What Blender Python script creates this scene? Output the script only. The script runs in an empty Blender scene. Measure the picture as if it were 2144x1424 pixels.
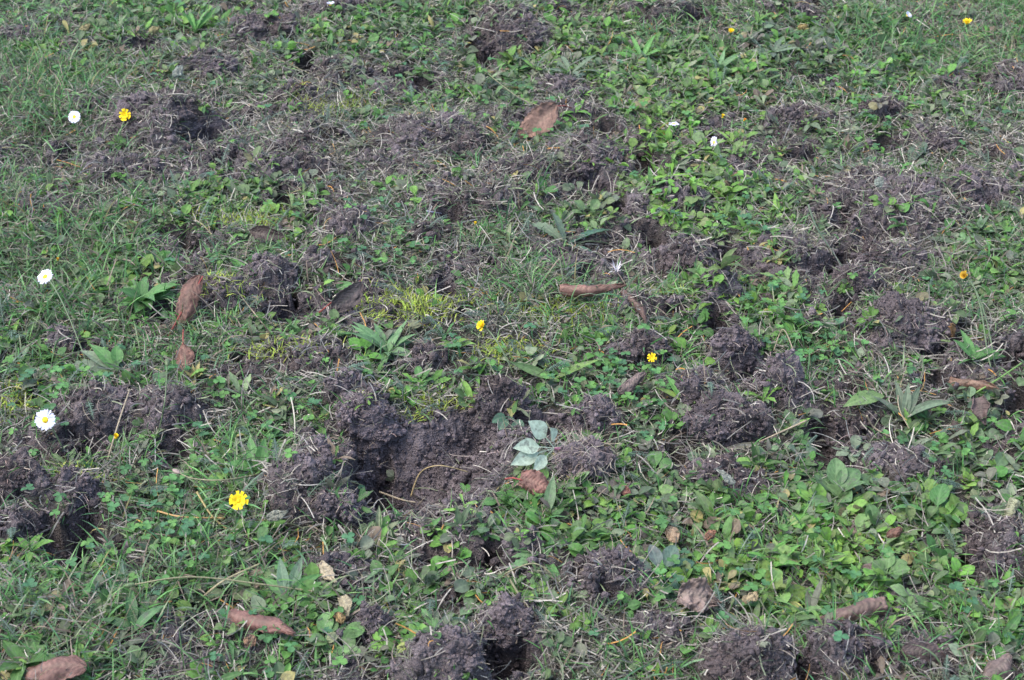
import bpy, math, random
import numpy as np
from mathutils import Vector, Matrix

random.seed(11)
RNG = np.random.default_rng(7)
sc = bpy.context.scene
COL = sc.collection

# ------------------------------------------------------------------ camera
TH = math.radians(33.0)          # camera looks down by this much
CH = 1.10                        # camera height, metres
FPX = 3406.0                     # focal length in pixels of the 2144 px wide photograph
cd = bpy.data.cameras.new('camera'); cam = bpy.data.objects.new('camera', cd); COL.objects.link(cam)
cam.location = (0, 0, CH); cam.rotation_euler = (math.pi/2 - TH, 0, 0)
cd.sensor_width = 36; cd.lens = 36*FPX/2144.0
cd.clip_start = 0.02; cd.clip_end = 400
cd.dof.use_dof = True; cd.dof.focus_distance = 1.95; cd.dof.aperture_fstop = 16.0
sc.camera = cam

# ------------------------------------------------------------------ light
SUN_EL = math.radians(60); SUN_AZ = math.radians(-105)     # az measured from +Y towards +X
w = bpy.data.worlds.new('World'); sc.world = w; w.use_nodes = True
nt = w.node_tree; bg = nt.nodes['Background']
sky = nt.nodes.new('ShaderNodeTexSky'); sky.sky_type = 'NISHITA'; sky.sun_disc = False
sky.sun_elevation = SUN_EL; sky.sun_rotation = SUN_AZ; sky.air_density = 1.0; sky.dust_density = 3.0; sky.ozone_density = 2.0
nt.links.new(sky.outputs[0], bg.inputs[0]); bg.inputs[1].default_value = 0.13
sd = bpy.data.lights.new('sun', 'SUN'); sd.energy = 0.65; sd.angle = math.radians(50); sd.color = (1.0, 0.97, 0.93)
so = bpy.data.objects.new('sun', sd); COL.objects.link(so)
sdir = Vector((math.sin(SUN_AZ)*math.cos(SUN_EL), math.cos(SUN_AZ)*math.cos(SUN_EL), math.sin(SUN_EL)))
so.rotation_euler = (-sdir).to_track_quat('-Z', 'Y').to_euler(); so.location = (0, 0, 5)
sc.view_settings.view_transform = 'Standard'; sc.view_settings.look = 'None'
sc.view_settings.exposure = 2.08; sc.view_settings.gamma = 1.0

# ------------------------------------------------------------------ pixel <-> ground
CT, ST = math.cos(TH), math.sin(TH)
def at(u, v, z=0.0):
    """point at height z seen at photograph pixel (u, v)"""
    dx = (u-1072)/FPX; dy = (v-712)/FPX
    r = (dx, CT - dy*ST, -ST - dy*CT)
    k = (z-CH)/r[2]
    return Vector((r[0]*k, r[1]*k, z))
def proj(x, y, z=0.0):
    zc = y*CT - (z-CH)*ST
    up = y*ST + (z-CH)*CT
    return 1072 + FPX*x/zc, 712 - FPX*up/zc
def ppm(v, z=0.0):
    """pixels per metre across, at image row v"""
    p = at(1072, v, z); return FPX/(p.y*CT-(z-CH)*ST)

# ------------------------------------------------------------------ noise
def _h(ix, iy, iz, s):
    h = (ix.astype(np.int64)*374761393 + iy.astype(np.int64)*668265263 + iz.astype(np.int64)*2147483647 + s*144665) & 0xffffffff
    h = ((h ^ (h >> 13))*1274126177) & 0xffffffff
    h = ((h ^ (h >> 15))*2246822519) & 0xffffffff
    return ((h ^ (h >> 16)) & 0xffffff)/float(0xffffff)*2-1
def n2(x, y, f=1.0, s=0):
    x = x*f + 1000.3; y = y*f + 1000.7
    ix = np.floor(x); iy = np.floor(y); fx = x-ix; fy = y-iy
    fx = fx*fx*(3-2*fx); fy = fy*fy*(3-2*fy); z = np.zeros_like(ix)
    a = _h(ix, iy, z, s); b = _h(ix+1, iy, z, s); c = _h(ix, iy+1, z, s); d = _h(ix+1, iy+1, z, s)
    return (a*(1-fx)+b*fx)*(1-fy) + (c*(1-fx)+d*fx)*fy
def fb2(x, y, f, o=4, s=0, g=0.5):
    r = 0; a = 1; t = 0
    for i in range(o):
        r = r + a*n2(x*0.8-y*0.6, x*0.6+y*0.8, f, s+i) if i % 2 else r + a*n2(x, y, f, s+i)
        t += a; a *= g; f *= 2.03
    return r/t
def n3(p, f=1.0, s=0):
    q = p*f + 1000.5
    i = np.floor(q); r = q-i; r = r*r*(3-2*r)
    out = 0
    for a in (0, 1):
        for b in (0, 1):
            for c in (0, 1):
                wgt = (r[:, 0] if a else 1-r[:, 0])*(r[:, 1] if b else 1-r[:, 1])*(r[:, 2] if c else 1-r[:, 2])
                out = out + wgt*_h(i[:, 0]+a, i[:, 1]+b, i[:, 2]+c, s)
    return out
def sst(a, b, x):
    t = np.clip((x-a)/(b-a), 0, 1); return t*t*(3-2*t)

# ------------------------------------------------------------------ dug-up ground: mounds and holes, read off the photograph
# (u, v, half width px, half height px, height cm)
MOUNDS = [
 (345,250,78,62,5.0),(440,135,48,28,2.2),(620,195,36,24,2.0),(555,52,56,28,2.6),(35,72,36,24,2.0),(690,145,34,24,2.0),
 (225,345,58,30,1.8),(605,350,70,34,1.8),(120,440,70,20,1.0),(1065,55,62,55,4.0),(860,170,32,15,1.5),(905,285,95,52,3.2),
 (1235,320,70,42,2.6),(1205,235,50,26,2.0),(1080,355,62,28,2.4),(975,415,85,34,2.2),(745,480,42,34,3.0),(915,505,35,18,1.5),
 (1400,400,66,34,1.8),(1320,440,50,24,1.2),(1675,243,52,22,2.0),(1840,222,42,20,2.6),(1965,288,42,20,2.0),(2115,155,38,48,4.0),
 (2112,318,40,24,2.0),(1845,385,105,46,3.2),(1880,450,90,34,2.4),(2030,392,62,28,2.6),(1660,518,64,24,1.6),(1790,582,42,20,2.6),
 (1870,530,62,24,2.0),(1440,540,44,28,2.2),(1895,675,88,46,3.4),(1990,730,50,26,1.2),(1536,712,40,24,3.0),(1640,790,50,46,4.0),
 (1465,800,54,46,2.8),(1345,725,56,36,2.8),(1520,870,86,36,1.8),(1520,985,64,24,1.4),(632,1000,66,68,4.3),(715,815,40,40,3.8),
 (752,855,42,28,2.8),(1045,820,44,40,4.0),(1245,860,44,34,2.2),(1075,930,50,28,1.8),(470,610,50,38,3.2),(566,578,46,28,3.6),
 (890,745,36,26,1.6),(640,752,80,26,1.4),(200,850,78,38,2.4),(355,850,44,50,3.0),(110,915,70,24,1.4),(30,1000,56,50,4.0),
 (150,1010,58,24,1.8),(45,1085,50,24,1.4),(700,1190,70,26,1.2),(925,1368,80,58,4.8),(1070,1290,52,30,2.4),(1085,1150,60,22,1.4),
 (1270,1215,70,44,2.2),(1390,1320,70,38,1.8),(1575,1375,84,48,4.0),(1765,1365,66,40,3.0),(770,1290,32,28,1.6),(2080,1130,66,56,2.4),
 (1890,960,64,22,1.4),(130,700,34,20,2.0),(1180,178,42,24,2.0),(1390,20,70,20,1.6),(700,14,60,14,1.4),(1650,10,50,16,1.2),
 (1350,640,60,20,1.2),(1300,590,40,14,0.8),(700,560,50,20,1.2),(620,310,50,20,1.4),(1500,600,36,26,2.4),(2010,170,50,14,1.0),
 (1440,960,30,24,1.8),(420,640,36,22,1.6),(980,560,60,20,0.8),(800,330,50,16,1.0),(1750,440,50,20,1.4),(1560,330,40,14,0.8)]
# holes: (u, v, half width px, half height px, depth cm)
HOLES = [
 (430,288,44,22,4.5),(480,335,44,14,2.5),(645,132,14,24,5),(140,322,28,10,3),(590,412,24,20,3),(1022,122,22,16,5),(740,292,26,10,3),
 (1235,382,52,18,3.5),(1092,240,34,10,2.5),(935,474,24,18,4.5),(1860,292,24,16,4),(2060,168,30,16,4),(1682,322,24,12,3.5),
 (1762,378,30,9,3),(1498,520,26,10,3),(1755,640,22,32,6),(2128,750,34,24,5),(1500,672,28,42,7.5),(1552,772,54,27,7),
 (1418,948,26,22,7),(772,950,40,46,4.2),(892,958,166,82,5.4),(806,985,94,72,9.0),(850,1018,104,46,8.0),(985,900,96,44,3.4),(1140,878,56,20,4.5),
 (604,645,46,20,6),(930,602,26,20,5),(978,660,14,9,3),(232,915,70,16,4.5),(362,938,32,22,5),(152,1115,36,46,8.5),(590,1188,48,12,5),
 (1062,1364,52,28,6.5),(1030,1150,22,9,3.0),(1210,1218,14,14,3.5),(1272,1250,18,14,3),(1690,1392,26,30,7),(1810,1400,34,20,5),
 (1795,876,50,14,4),(190,732,26,10,3.5),(1225,568,26,20,4.5),(1700,35,20,9,3),(300,95,40,14,2.5),(1440,35,28,14,4),(100,490,26,9,2.5),
 (1980,640,20,9,2.5),(1180,1190,12,14,3),(960,1250,26,12,3),(740,1330,30,14,3),(2050,430,26,9,2.5),(680,980,8,6,1),(1620,1060,20,9,2)]
def gauss(u, v, lst):
    o = np.zeros_like(u)
    for (cx, cy, sx, sy, a) in lst: o += a*np.exp(-((u-cx)/sx)**2-((v-cy)/sy)**2)
    return o
G_SOIL = [(330,320,330,110,1),(120,420,160,60,.8),(900,400,380,130,1),(620,150,380,90,.9),(1230,330,140,110,1),(1900,430,300,130,1.1),(1560,780,230,140,1.1),(1080,1180,300,90,.9),(230,950,260,120,1),(1000,1350,260,80,1),(1650,1390,260,60,1),(2080,1150,120,90,.9),(900,960,330,150,.8),(680,1190,160,60,.7),(1900,660,200,80,.9),(1060,70,130,90,.8),(2080,200,150,120,.8),(500,620,160,70,.8),(1350,660,160,60,.6),(1700,560,260,70,.7)]
def _feat(lst, mound):
    out = []
    for (u, v, rx, ry, h) in lst:
        h = h/100.0*(1.25 if mound else 2.6 if rx < 60 else 1.5)
        if not mound:
            if rx < 60: v += 0.3*ry; rx *= 1.3; ry *= 1.25
        else: rx *= 1.12; ry *= 1.1
        if mound:
            s = ppm(v); p = at(u, v, h*0.45)
            ax = rx/s; ay = max((ry/s - h*0.45*CT)/ST, ax*0.6)
            out.append((p.x, p.y, ax, ay, h))
        else:
            s = ppm(v); p = at(u, v, 0.0)
            out.append((p.x, p.y, rx/s, ry/s/ST*0.95, h))
    return out
FM = _feat(MOUNDS, True); FH = _feat(HOLES, False)

def terrain(x, y, fine=True):
    """height, soil mask, hole mask"""
    wx = x + 0.012*fb2(x, y, 16, 3, 50) + 0.005*n2(x, y, 90, 60)
    wy = y + 0.016*fb2(x, y, 14, 3, 51) + 0.006*n2(x, y, 80, 61)
    z = 0.012*fb2(x, y, 2.2, 3, 1) + 0.008*n2(x, y, 11, 5) + 0.004*n2(x, y, 27, 6)
    pu, pv = proj(x, np.maximum(y, 0.3))
    soil = sst(0.12, 0.38, fb2(x, y, 7.0, 4, 31)+0.24*np.clip(gauss(pu, pv, G_SOIL), 0, 1.2)-0.03)*0.85
    hole = np.zeros_like(x); mz = np.zeros_like(x); hz = np.zeros_like(x)
    for (cx, cy, ax, ay, h) in FM:
        m = (np.abs(x-cx) < ax*2.4) & (np.abs(y-cy) < ay*2.4)
        if not m.any(): continue
        d = np.sqrt(((wx[m]-cx)/ax)**2 + ((wy[m]-cy)/ay)**2)
        mz[m] = np.maximum(mz[m], h*0.80*np.exp(-(d*0.95)**2.6))
        soil[m] = np.maximum(soil[m], 1-sst(0.95, 1.45, d))
    for (cx, cy, ax, ay, h) in FH:
        m = (np.abs(x-cx) < ax*2.2) & (np.abs(y-cy) < ay*2.2)
        if not m.any(): continue
        d = np.sqrt(((wx[m]-cx)/ax)**2 + ((wy[m]-cy)/ay)**2)
        hz[m] = np.minimum(hz[m], -h*(1-(sst(0.22, 1.10, d) if ax > 0.036 else sst(0.66, 1.06, d))))
        soil[m] = np.maximum(soil[m], 1-sst(1.0, 1.45, d))
        hole[m] = np.maximum(hole[m], 1-sst(0.8, 1.15, d))
    cav = sst(0.36, 0.58, n2(x+0.01*n2(x, y, 60, 44), y, 19, 45))*sst(0.25, 0.6, soil)*(1-sst(0.0, 0.02, mz))*(1-np.clip(gauss(pu, pv, [(980, 1085, 190, 75, 1.6), (1150, 930, 90, 80, 1.4), (880, 850, 110, 40, 1.2)]), 0, 1))
    hole = np.maximum(hole, cav*0.9); z = z - 0.045*cav
    z = z + mz*(1-hole*0.8) + hz
    if fine:
        r = soil*(1-0.8*hole)
        z = z + r*(0.016*fb2(x, y, 34, 4, 70, 0.6) + 0.005*np.abs(n2(x, y, 130, 75))) + 0.002*n2(x, y, 120, 77)
    return z, soil, hole

# ------------------------------------------------------------------ fast mesh building
class Acc:
    def __init__(s): s.v = []; s.q = []; s.t = []; s.c = []; s.l = []; s.n = 0
    def add(s, v, col, luv, quads=None, tris=None):
        v = np.asarray(v, dtype=np.float32).reshape(-1, 3); k = len(v)
        s.v.append(v)
        c = np.asarray(col, dtype=np.float32); c = np.broadcast_to(c, (k, 3)) if c.ndim == 1 else c.reshape(-1, 3)
        s.c.append(c)
        if luv is None: luv = np.zeros((k, 3), dtype=np.float32)
        s.l.append(np.asarray(luv, dtype=np.float32).reshape(-1, 3))
        if quads is not None and len(quads): s.q.append(np.asarray(quads, dtype=np.int64).reshape(-1, 4)+s.n)
        if tris is not None and len(tris): s.t.append(np.asarray(tris, dtype=np.int64).reshape(-1, 3)+s.n)
        s.n += k
    def build(s, name, mat, parent=None, smooth=True, origin=None):
        me = bpy.data.meshes.new(name)
        v = np.concatenate(s.v); q = np.concatenate(s.q) if s.q else np.zeros((0, 4), int); t = np.concatenate(s.t) if s.t else np.zeros((0, 3), int)
        if origin is not None: v = v - np.asarray(origin, dtype=np.float32)
        nl = q.size+t.size; nf = len(q)+len(t)
        me.vertices.add(len(v)); me.vertices.foreach_set('co', np.ascontiguousarray(v, dtype=np.float32).ravel())
        me.loops.add(nl); me.loops.foreach_set('vertex_index', np.concatenate([q.ravel(), t.ravel()]).astype(np.int32))
        me.polygons.add(nf)
        ls = np.concatenate([np.arange(len(q))*4, q.size+np.arange(len(t))*3]).astype(np.int32)
        me.polygons.foreach_set('loop_start', ls)
        me.update(calc_edges=True)
        me.polygons.foreach_set('use_smooth', np.full(nf, smooth))
        a = me.attributes.new('col', 'FLOAT_COLOR', 'POINT')
        c = np.concatenate(s.c); c4 = np.ones((len(c), 4), dtype=np.float32); c4[:, :3] = c
        a.data.foreach_set('color', c4.ravel())
        b = me.attributes.new('luv', 'FLOAT_VECTOR', 'POINT'); b.data.foreach_set('vector', np.concatenate(s.l).ravel())
        me.materials.append(mat)
        me.update()
        o = bpy.data.objects.new(name, me); COL.objects.link(o)
        if origin is not None and parent is None: o.location = origin
        if parent is not None: o.parent = parent
        return o
def tag(o, label=None, cat=None, group=None, kind=None):
    if label: o['label'] = label
    if cat: o['category'] = cat
    if group: o['group'] = group
    if kind: o['kind'] = kind
    return o
def empty(name, loc, label, cat, group=None):
    o = bpy.data.objects.new(name, None); COL.objects.link(o); o.location = loc; o.empty_display_size = 0.01
    return tag(o, label, cat, group)

# ------------------------------------------------------------------ leaf shapes (half width as a function of t)
def prof(kind, t):
    if kind == 'oval':
        p = 0.30; b = np.clip((t-p)/(1-p), 0, 1)
        return np.where(t < p, 0.10, 0.10*(1-b)+np.sin(np.pi*b**0.8)**0.75)
    if kind == 'round':
        p = 0.38; b = np.clip((t-p)/(1-p), 0, 1)
        return np.where(t < p, 0.08, np.maximum(0.08*(1-b), np.sqrt(np.clip(1-(2*b-1)**2, 0, 1))**0.9))
    if kind == 'spat':
        return 0.12*(1-t)+0.88*np.clip(t, 0, 1)**1.4*np.clip((1-t)*4.2, 0, 1)**0.6
    if kind == 'ovate':
        p = 0.40; b = np.clip((t-p)/(1-p), 0, 1)
        return np.where(t < p, 0.07, 0.07*(1-b)+np.sin(np.pi*b**0.72)**1.05)
    if kind == 'lance':
        return 0.10*(1-t)+np.sin(np.pi*t**0.85)**1.15
    if kind == 'blade':
        return (0.55+0.45*np.sin(np.pi*np.clip(t*1.2, 0, 1)))*np.clip((1-t)*2.2, 0, 1)**0.8
    if kind == 'leaflet':
        return 0.06+0.98*np.sin(np.pi*np.clip(t, 0, 1)**1.25)**0.62*(t < 0.999)
    if kind == 'petal':
        return (0.35+0.65*t**0.7)*np.clip((1-t)*5, 0, 1)**0.5
    if kind == 'strap':
        return 0.45+0.55*t
    if kind == 'tooth':
        base = 0.14*(1-t)+0.86*np.sin(np.pi*t**1.25)**0.9
        saw = (t*7.0) % 1.0
        return base*(0.72+0.45*saw*(t < 0.93))
    if kind == 'beech':
        return np.sin(np.pi*t**0.88)**0.85
    return np.ones_like(t)

def leaves(acc, base, yaw, pitch, roll, L, W, kind, fold=0.25, curl=0.6, col=(0.1, 0.2, 0.05), nt=6, ns=3, twist=0.0, wav=0.0, sway=0.0):
    base = np.atleast_2d(np.asarray(base, dtype=float)); N = len(base)
    f = lambda a: np.broadcast_to(np.asarray(a, dtype=float), (N,))
    yaw, pitch, roll, L, W, fold, curl, twist, sway = map(f, (yaw, pitch, roll, L, W, fold, curl, twist, sway))
    t = np.linspace(0, 1, nt); s = np.linspace(-1, 1, ns) if ns > 1 else np.array([0.])
    ang = pitch[:, None] - curl[:, None]*t[None, :]**1.3
    dt = 1.0/(nt-1)
    am = 0.5*(ang[:, 1:]+ang[:, :-1])
    fx = np.concatenate([np.zeros((N, 1)), np.cumsum(np.cos(am)*dt, 1)], 1)*L[:, None]
    fz = np.concatenate([np.zeros((N, 1)), np.cumsum(np.sin(am)*dt, 1)], 1)*L[:, None]
    fy = sway[:, None]*L[:, None]*t[None, :]**2
    nx = -np.sin(ang); nz = np.cos(ang)
    hw = prof(kind, t)[None, :]*W[:, None]/2
    rr = roll[:, None]+twist[:, None]*t[None, :]
    cr, sr = np.cos(rr), np.sin(rr)
    a = s[None, None, :]*hw[:, :, None]*np.cos(fold)[:, None, None]
    b = (np.abs(s)**1.3)[None, None, :]*hw[:, :, None]*np.sin(fold)[:, None, None]
    if wav > 0:
        b = b + wav*W[:, None, None]*RNG.normal(size=(N, nt, ns))*np.abs(s)[None, None, :]
    side = a*cr[:, :, None]-b*sr[:, :, None]; up = a*sr[:, :, None]+b*cr[:, :, None]
    X = fx[:, :, None]+up*nx[:, :, None]; Z = fz[:, :, None]+up*nz[:, :, None]; Y = fy[:, :, None]+side
    cy, sy = np.cos(yaw)[:, None, None], np.sin(yaw)[:, None, None]
    P = np.stack([X*cy-Y*sy+base[:, 0, None, None], X*sy+Y*cy+base[:, 1, None, None], Z+base[:, 2, None, None]], -1)
    P = P.reshape(N, nt*ns, 3)
    lu = np.zeros((N, nt, ns, 3)); lu[..., 0] = t[None, :, None]; lu[..., 1] = s[None, None, :]; lu[..., 2] = RNG.random((N, 1, 1))
    col = np.asarray(col, dtype=float)
    C = np.broadcast_to(col, (N, 3)) if col.ndim == 1 else col
    C = np.repeat(C[:, None, :], nt*ns, 1)
    i = np.arange(nt-1)[:, None]*ns; j = np.arange(ns-1)[None, :]
    q = np.stack([i+j, i+j+1, i+j+1+ns, i+j+ns], -1).reshape(-1, 4)
    Q = (q[None]+(np.arange(N)*nt*ns)[:, None, None]).reshape(-1, 4)
    acc.add(P, C, lu, quads=Q)

def tube(acc, pts, rad, col, n=6):
    pts = np.asarray(pts, dtype=float); m = len(pts)
    rad = np.broadcast_to(np.asarray(rad, dtype=float), (m,))
    T = np.gradient(pts, axis=0); T /= np.linalg.norm(T, axis=1)[:, None]+1e-12
    ref = np.array([0.31, 0.2, 0.93]) if abs(T[:, 2]).mean() < 0.8 else np.array([1., 0.1, 0.])
    A = np.cross(T, ref); A /= np.linalg.norm(A, axis=1)[:, None]; B = np.cross(T, A)
    th = np.linspace(0, 2*np.pi, n, endpoint=False)
    V = pts[:, None]+rad[:, None, None]*(A[:, None]*np.cos(th)[None, :, None]+B[:, None]*np.sin(th)[None, :, None])
    i = np.arange(m-1)[:, None]*n; j = np.arange(n)[None, :]; k = (j+1) % n
    q = np.stack([i+j, i+k, i+k+n, i+j+n], -1).reshape(-1, 4)
    V = V.reshape(-1, 3); V = np.concatenate([V, pts[:1], pts[-1:]])
    jj = np.arange(n); kk = (jj+1) % n
    tr = np.concatenate([np.stack([jj, kk, np.full(n, m*n)], 1)[:, ::-1], np.stack([(m-1)*n+jj, (m-1)*n+kk, np.full(n, m*n+1)], 1)])
    lu = np.zeros((len(V), 3)); lu[:m*n, 0] = np.repeat(np.linspace(0, 1, m), n)
    acc.add(V, col, lu, quads=q, tris=tr)

_p = (1+5**.5)/2
ICOV = np.array([(-1,_p,0),(1,_p,0),(-1,-_p,0),(1,-_p,0),(0,-1,_p),(0,1,_p),(0,-1,-_p),(0,1,-_p),(_p,0,-1),(_p,0,1),(-_p,0,-1),(-_p,0,1)], float); ICOV /= np.linalg.norm(ICOV[0])
ICOF = np.array([(0,11,5),(0,5,1),(0,1,7),(0,7,10),(0,10,11),(1,5,9),(5,11,4),(11,10,2),(10,7,6),(7,1,8),(3,9,4),(3,4,2),(3,2,6),(3,6,8),(3,8,9),(4,9,5),(2,4,11),(6,2,10),(8,6,7),(9,8,1)])
def ico(sub):
    v = ICOV.copy(); f = ICOF.copy()
    for _ in range(sub):
        e = np.concatenate([f[:, [0, 1]], f[:, [1, 2]], f[:, [2, 0]]]); es = np.sort(e, 1)
        ue, inv = np.unique(es, axis=0, return_inverse=True); inv = inv.reshape(-1)
        mid = v[ue[:, 0]]+v[ue[:, 1]]; mid /= np.linalg.norm(mid, axis=1)[:, None]
        k = len(v)+inv; n = len(f); a, b, c = k[:n], k[n:2*n], k[2*n:]
        v = np.concatenate([v, mid])
        f = np.concatenate([np.stack([f[:, 0], a, c], 1), np.stack([f[:, 1], b, a], 1), np.stack([f[:, 2], c, b], 1), np.stack([a, b, c], 1)])
    return v, f
ICO = {k: ico(k) for k in (1, 2, 3, 4, 5, 6)}

def crumbs(acc, pos, size, col):
    N = len(pos)
    V = ICOV[None]*(1+0.38*RNG.normal(size=(N, 12, 1)).clip(-1.2, 1.2))
    V = V*(1+0.3*RNG.normal(size=(N, 1, 3)).clip(-1.5, 1.5))
    V = V*size[:, None, None]+pos[:, None, :]
    F = (ICOF[None]+(np.arange(N)*12)[:, None, None]).reshape(-1, 3)
    acc.add(V, np.repeat(np.asarray(col)[:, None, :], 12, 1), None, tris=F)

# ------------------------------------------------------------------ materials
def mat(name):
    m = bpy.data.materials.new(name); m.use_nodes = True
    n = m.node_tree.nodes; n.clear(); return m, n, m.node_tree.links
def nd(n, t, **k):
    x = n.new(t)
    for a, b in k.items(): setattr(x, a, b)
    return x
def ramp(n, pts):
    r = n.new('ShaderNodeValToRGB'); el = r.color_ramp.elements
    while len(el) < len(pts): el.new(0.5)
    for e, (p, c) in zip(el, pts): e.position = p; e.color = (*c, 1)
    return r
SOILC = [(0.28, (0.033, 0.027, 0.027)), (0.5, (0.083, 0.070, 0.070)), (0.76, (0.176, 0.151, 0.153))]
def soil_mat(name, ground=False):
    m, n, l = mat(name)
    out = nd(n, 'ShaderNodeOutputMaterial'); p = nd(n, 'ShaderNodeBsdfPrincipled')
    p.inputs['Roughness'].default_value = 0.92; p.inputs['Specular IOR Level'].default_value = 0.25
    geo = nd(n, 'ShaderNodeNewGeometry')
    a = nd(n, 'ShaderNodeTexNoise'); a.inputs['Scale'].default_value = 330; a.inputs['Detail'].default_value = 5; a.inputs['Roughness'].default_value = 0.7
    b = nd(n, 'ShaderNodeTexNoise'); b.inputs['Scale'].default_value = 28; b.inputs['Detail'].default_value = 4
    l.new(geo.outputs['Position'], a.inputs['Vector']); l.new(geo.outputs['Position'], b.inputs['Vector'])
    r = ramp(n, SOILC); mx = nd(n, 'ShaderNodeMath', operation='MULTIPLY_ADD'); mx.inputs[1].default_value = 0.45; 
    l.new(b.outputs[0], mx.inputs[0]); sc2 = nd(n, 'ShaderNodeMath', operation='MULTIPLY'); sc2.inputs[1].default_value = 0.58
    l.new(a.outputs[0], sc2.inputs[0]); l.new(sc2.outputs[0], mx.inputs[2]); l.new(mx.outputs[0], r.inputs[0])
    cw = nd(n, 'ShaderNodeTexNoise'); cw.inputs['Scale'].default_value = 9; cw.inputs['Detail'].default_value = 5; l.new(geo.outputs['Position'], cw.inputs['Vector'])
    cr_ = ramp(n, [(0.38, (0.80, 0.76, 0.72)), (0.5, (1.0, 1.0, 1.0)), (0.62, (1.15, 1.14, 1.16))]); l.new(cw.outputs[0], cr_.inputs[0])
    cm = nd(n, 'ShaderNodeMix', data_type='RGBA', blend_type='MULTIPLY'); cm.inputs[0].default_value = 1; l.new(r.outputs[0], cm.inputs[6]); l.new(cr_.outputs[0], cm.inputs[7])
    colo = cm.outputs[2]
    if ground:
        at_ = nd(n, 'ShaderNodeAttribute', attribute_name='col')
        mix = nd(n, 'ShaderNodeMix', data_type='RGBA'); sep = nd(n, 'ShaderNodeSeparateColor')
        l.new(at_.outputs[0], sep.inputs[0])
        gr = ramp(n, [(0.3, (0.018, 0.016, 0.013)), (0.6, (0.042, 0.039, 0.029)), (0.8, (0.085, 0.08, 0.058))]); l.new(a.outputs[0], gr.inputs[0])  # humus under plants, darkened further to paint in the shade of gaps between leaves
        gf = ramp(n, [(0.3, (0.022, 0.034, 0.014)), (0.55, (0.060, 0.095, 0.034)), (0.8, (0.13, 0.165, 0.075))]); l.new(a.outputs[0], gf.inputs[0])
        mf = nd(n, 'ShaderNodeMix', data_type='RGBA'); l.new(sep.outputs[2], mf.inputs[0]); l.new(gr.outputs[0], mf.inputs[6]); l.new(gf.outputs[0], mf.inputs[7])
        l.new(sep.outputs[0], mix.inputs[0]); l.new(mf.outputs[2], mix.inputs[6]); l.new(colo, mix.inputs[7])
        colo = mix.outputs[2]
    else:
        at_ = nd(n, 'ShaderNodeAttribute', attribute_name='col')
        mul = nd(n, 'ShaderNodeMix', data_type='RGBA', blend_type='MULTIPLY'); mul.inputs[0].default_value = 1
        l.new(colo, mul.inputs[6]); l.new(at_.outputs[0], mul.inputs[7]); colo = mul.outputs[2]
    l.new(colo, p.inputs['Base Color'])
    vo = nd(n, 'ShaderNodeTexVoronoi'); vo.inputs['Scale'].default_value = 420; l.new(geo.outputs['Position'], vo.inputs['Vector'])
    ad = nd(n, 'ShaderNodeMath', operation='ADD'); l.new(a.outputs[0], ad.inputs[0]); l.new(vo.outputs[0], ad.inputs[1])
    bu = nd(n, 'ShaderNodeBump'); bu.inputs['Strength'].default_value = 0.9; bu.inputs['Distance'].default_value = 0.0022
    l.new(ad.outputs[0], bu.inputs['Height']); l.new(bu.outputs[0], p.inputs['Normal'])
    l.new(p.outputs[0], out.inputs[0]); return m
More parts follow.
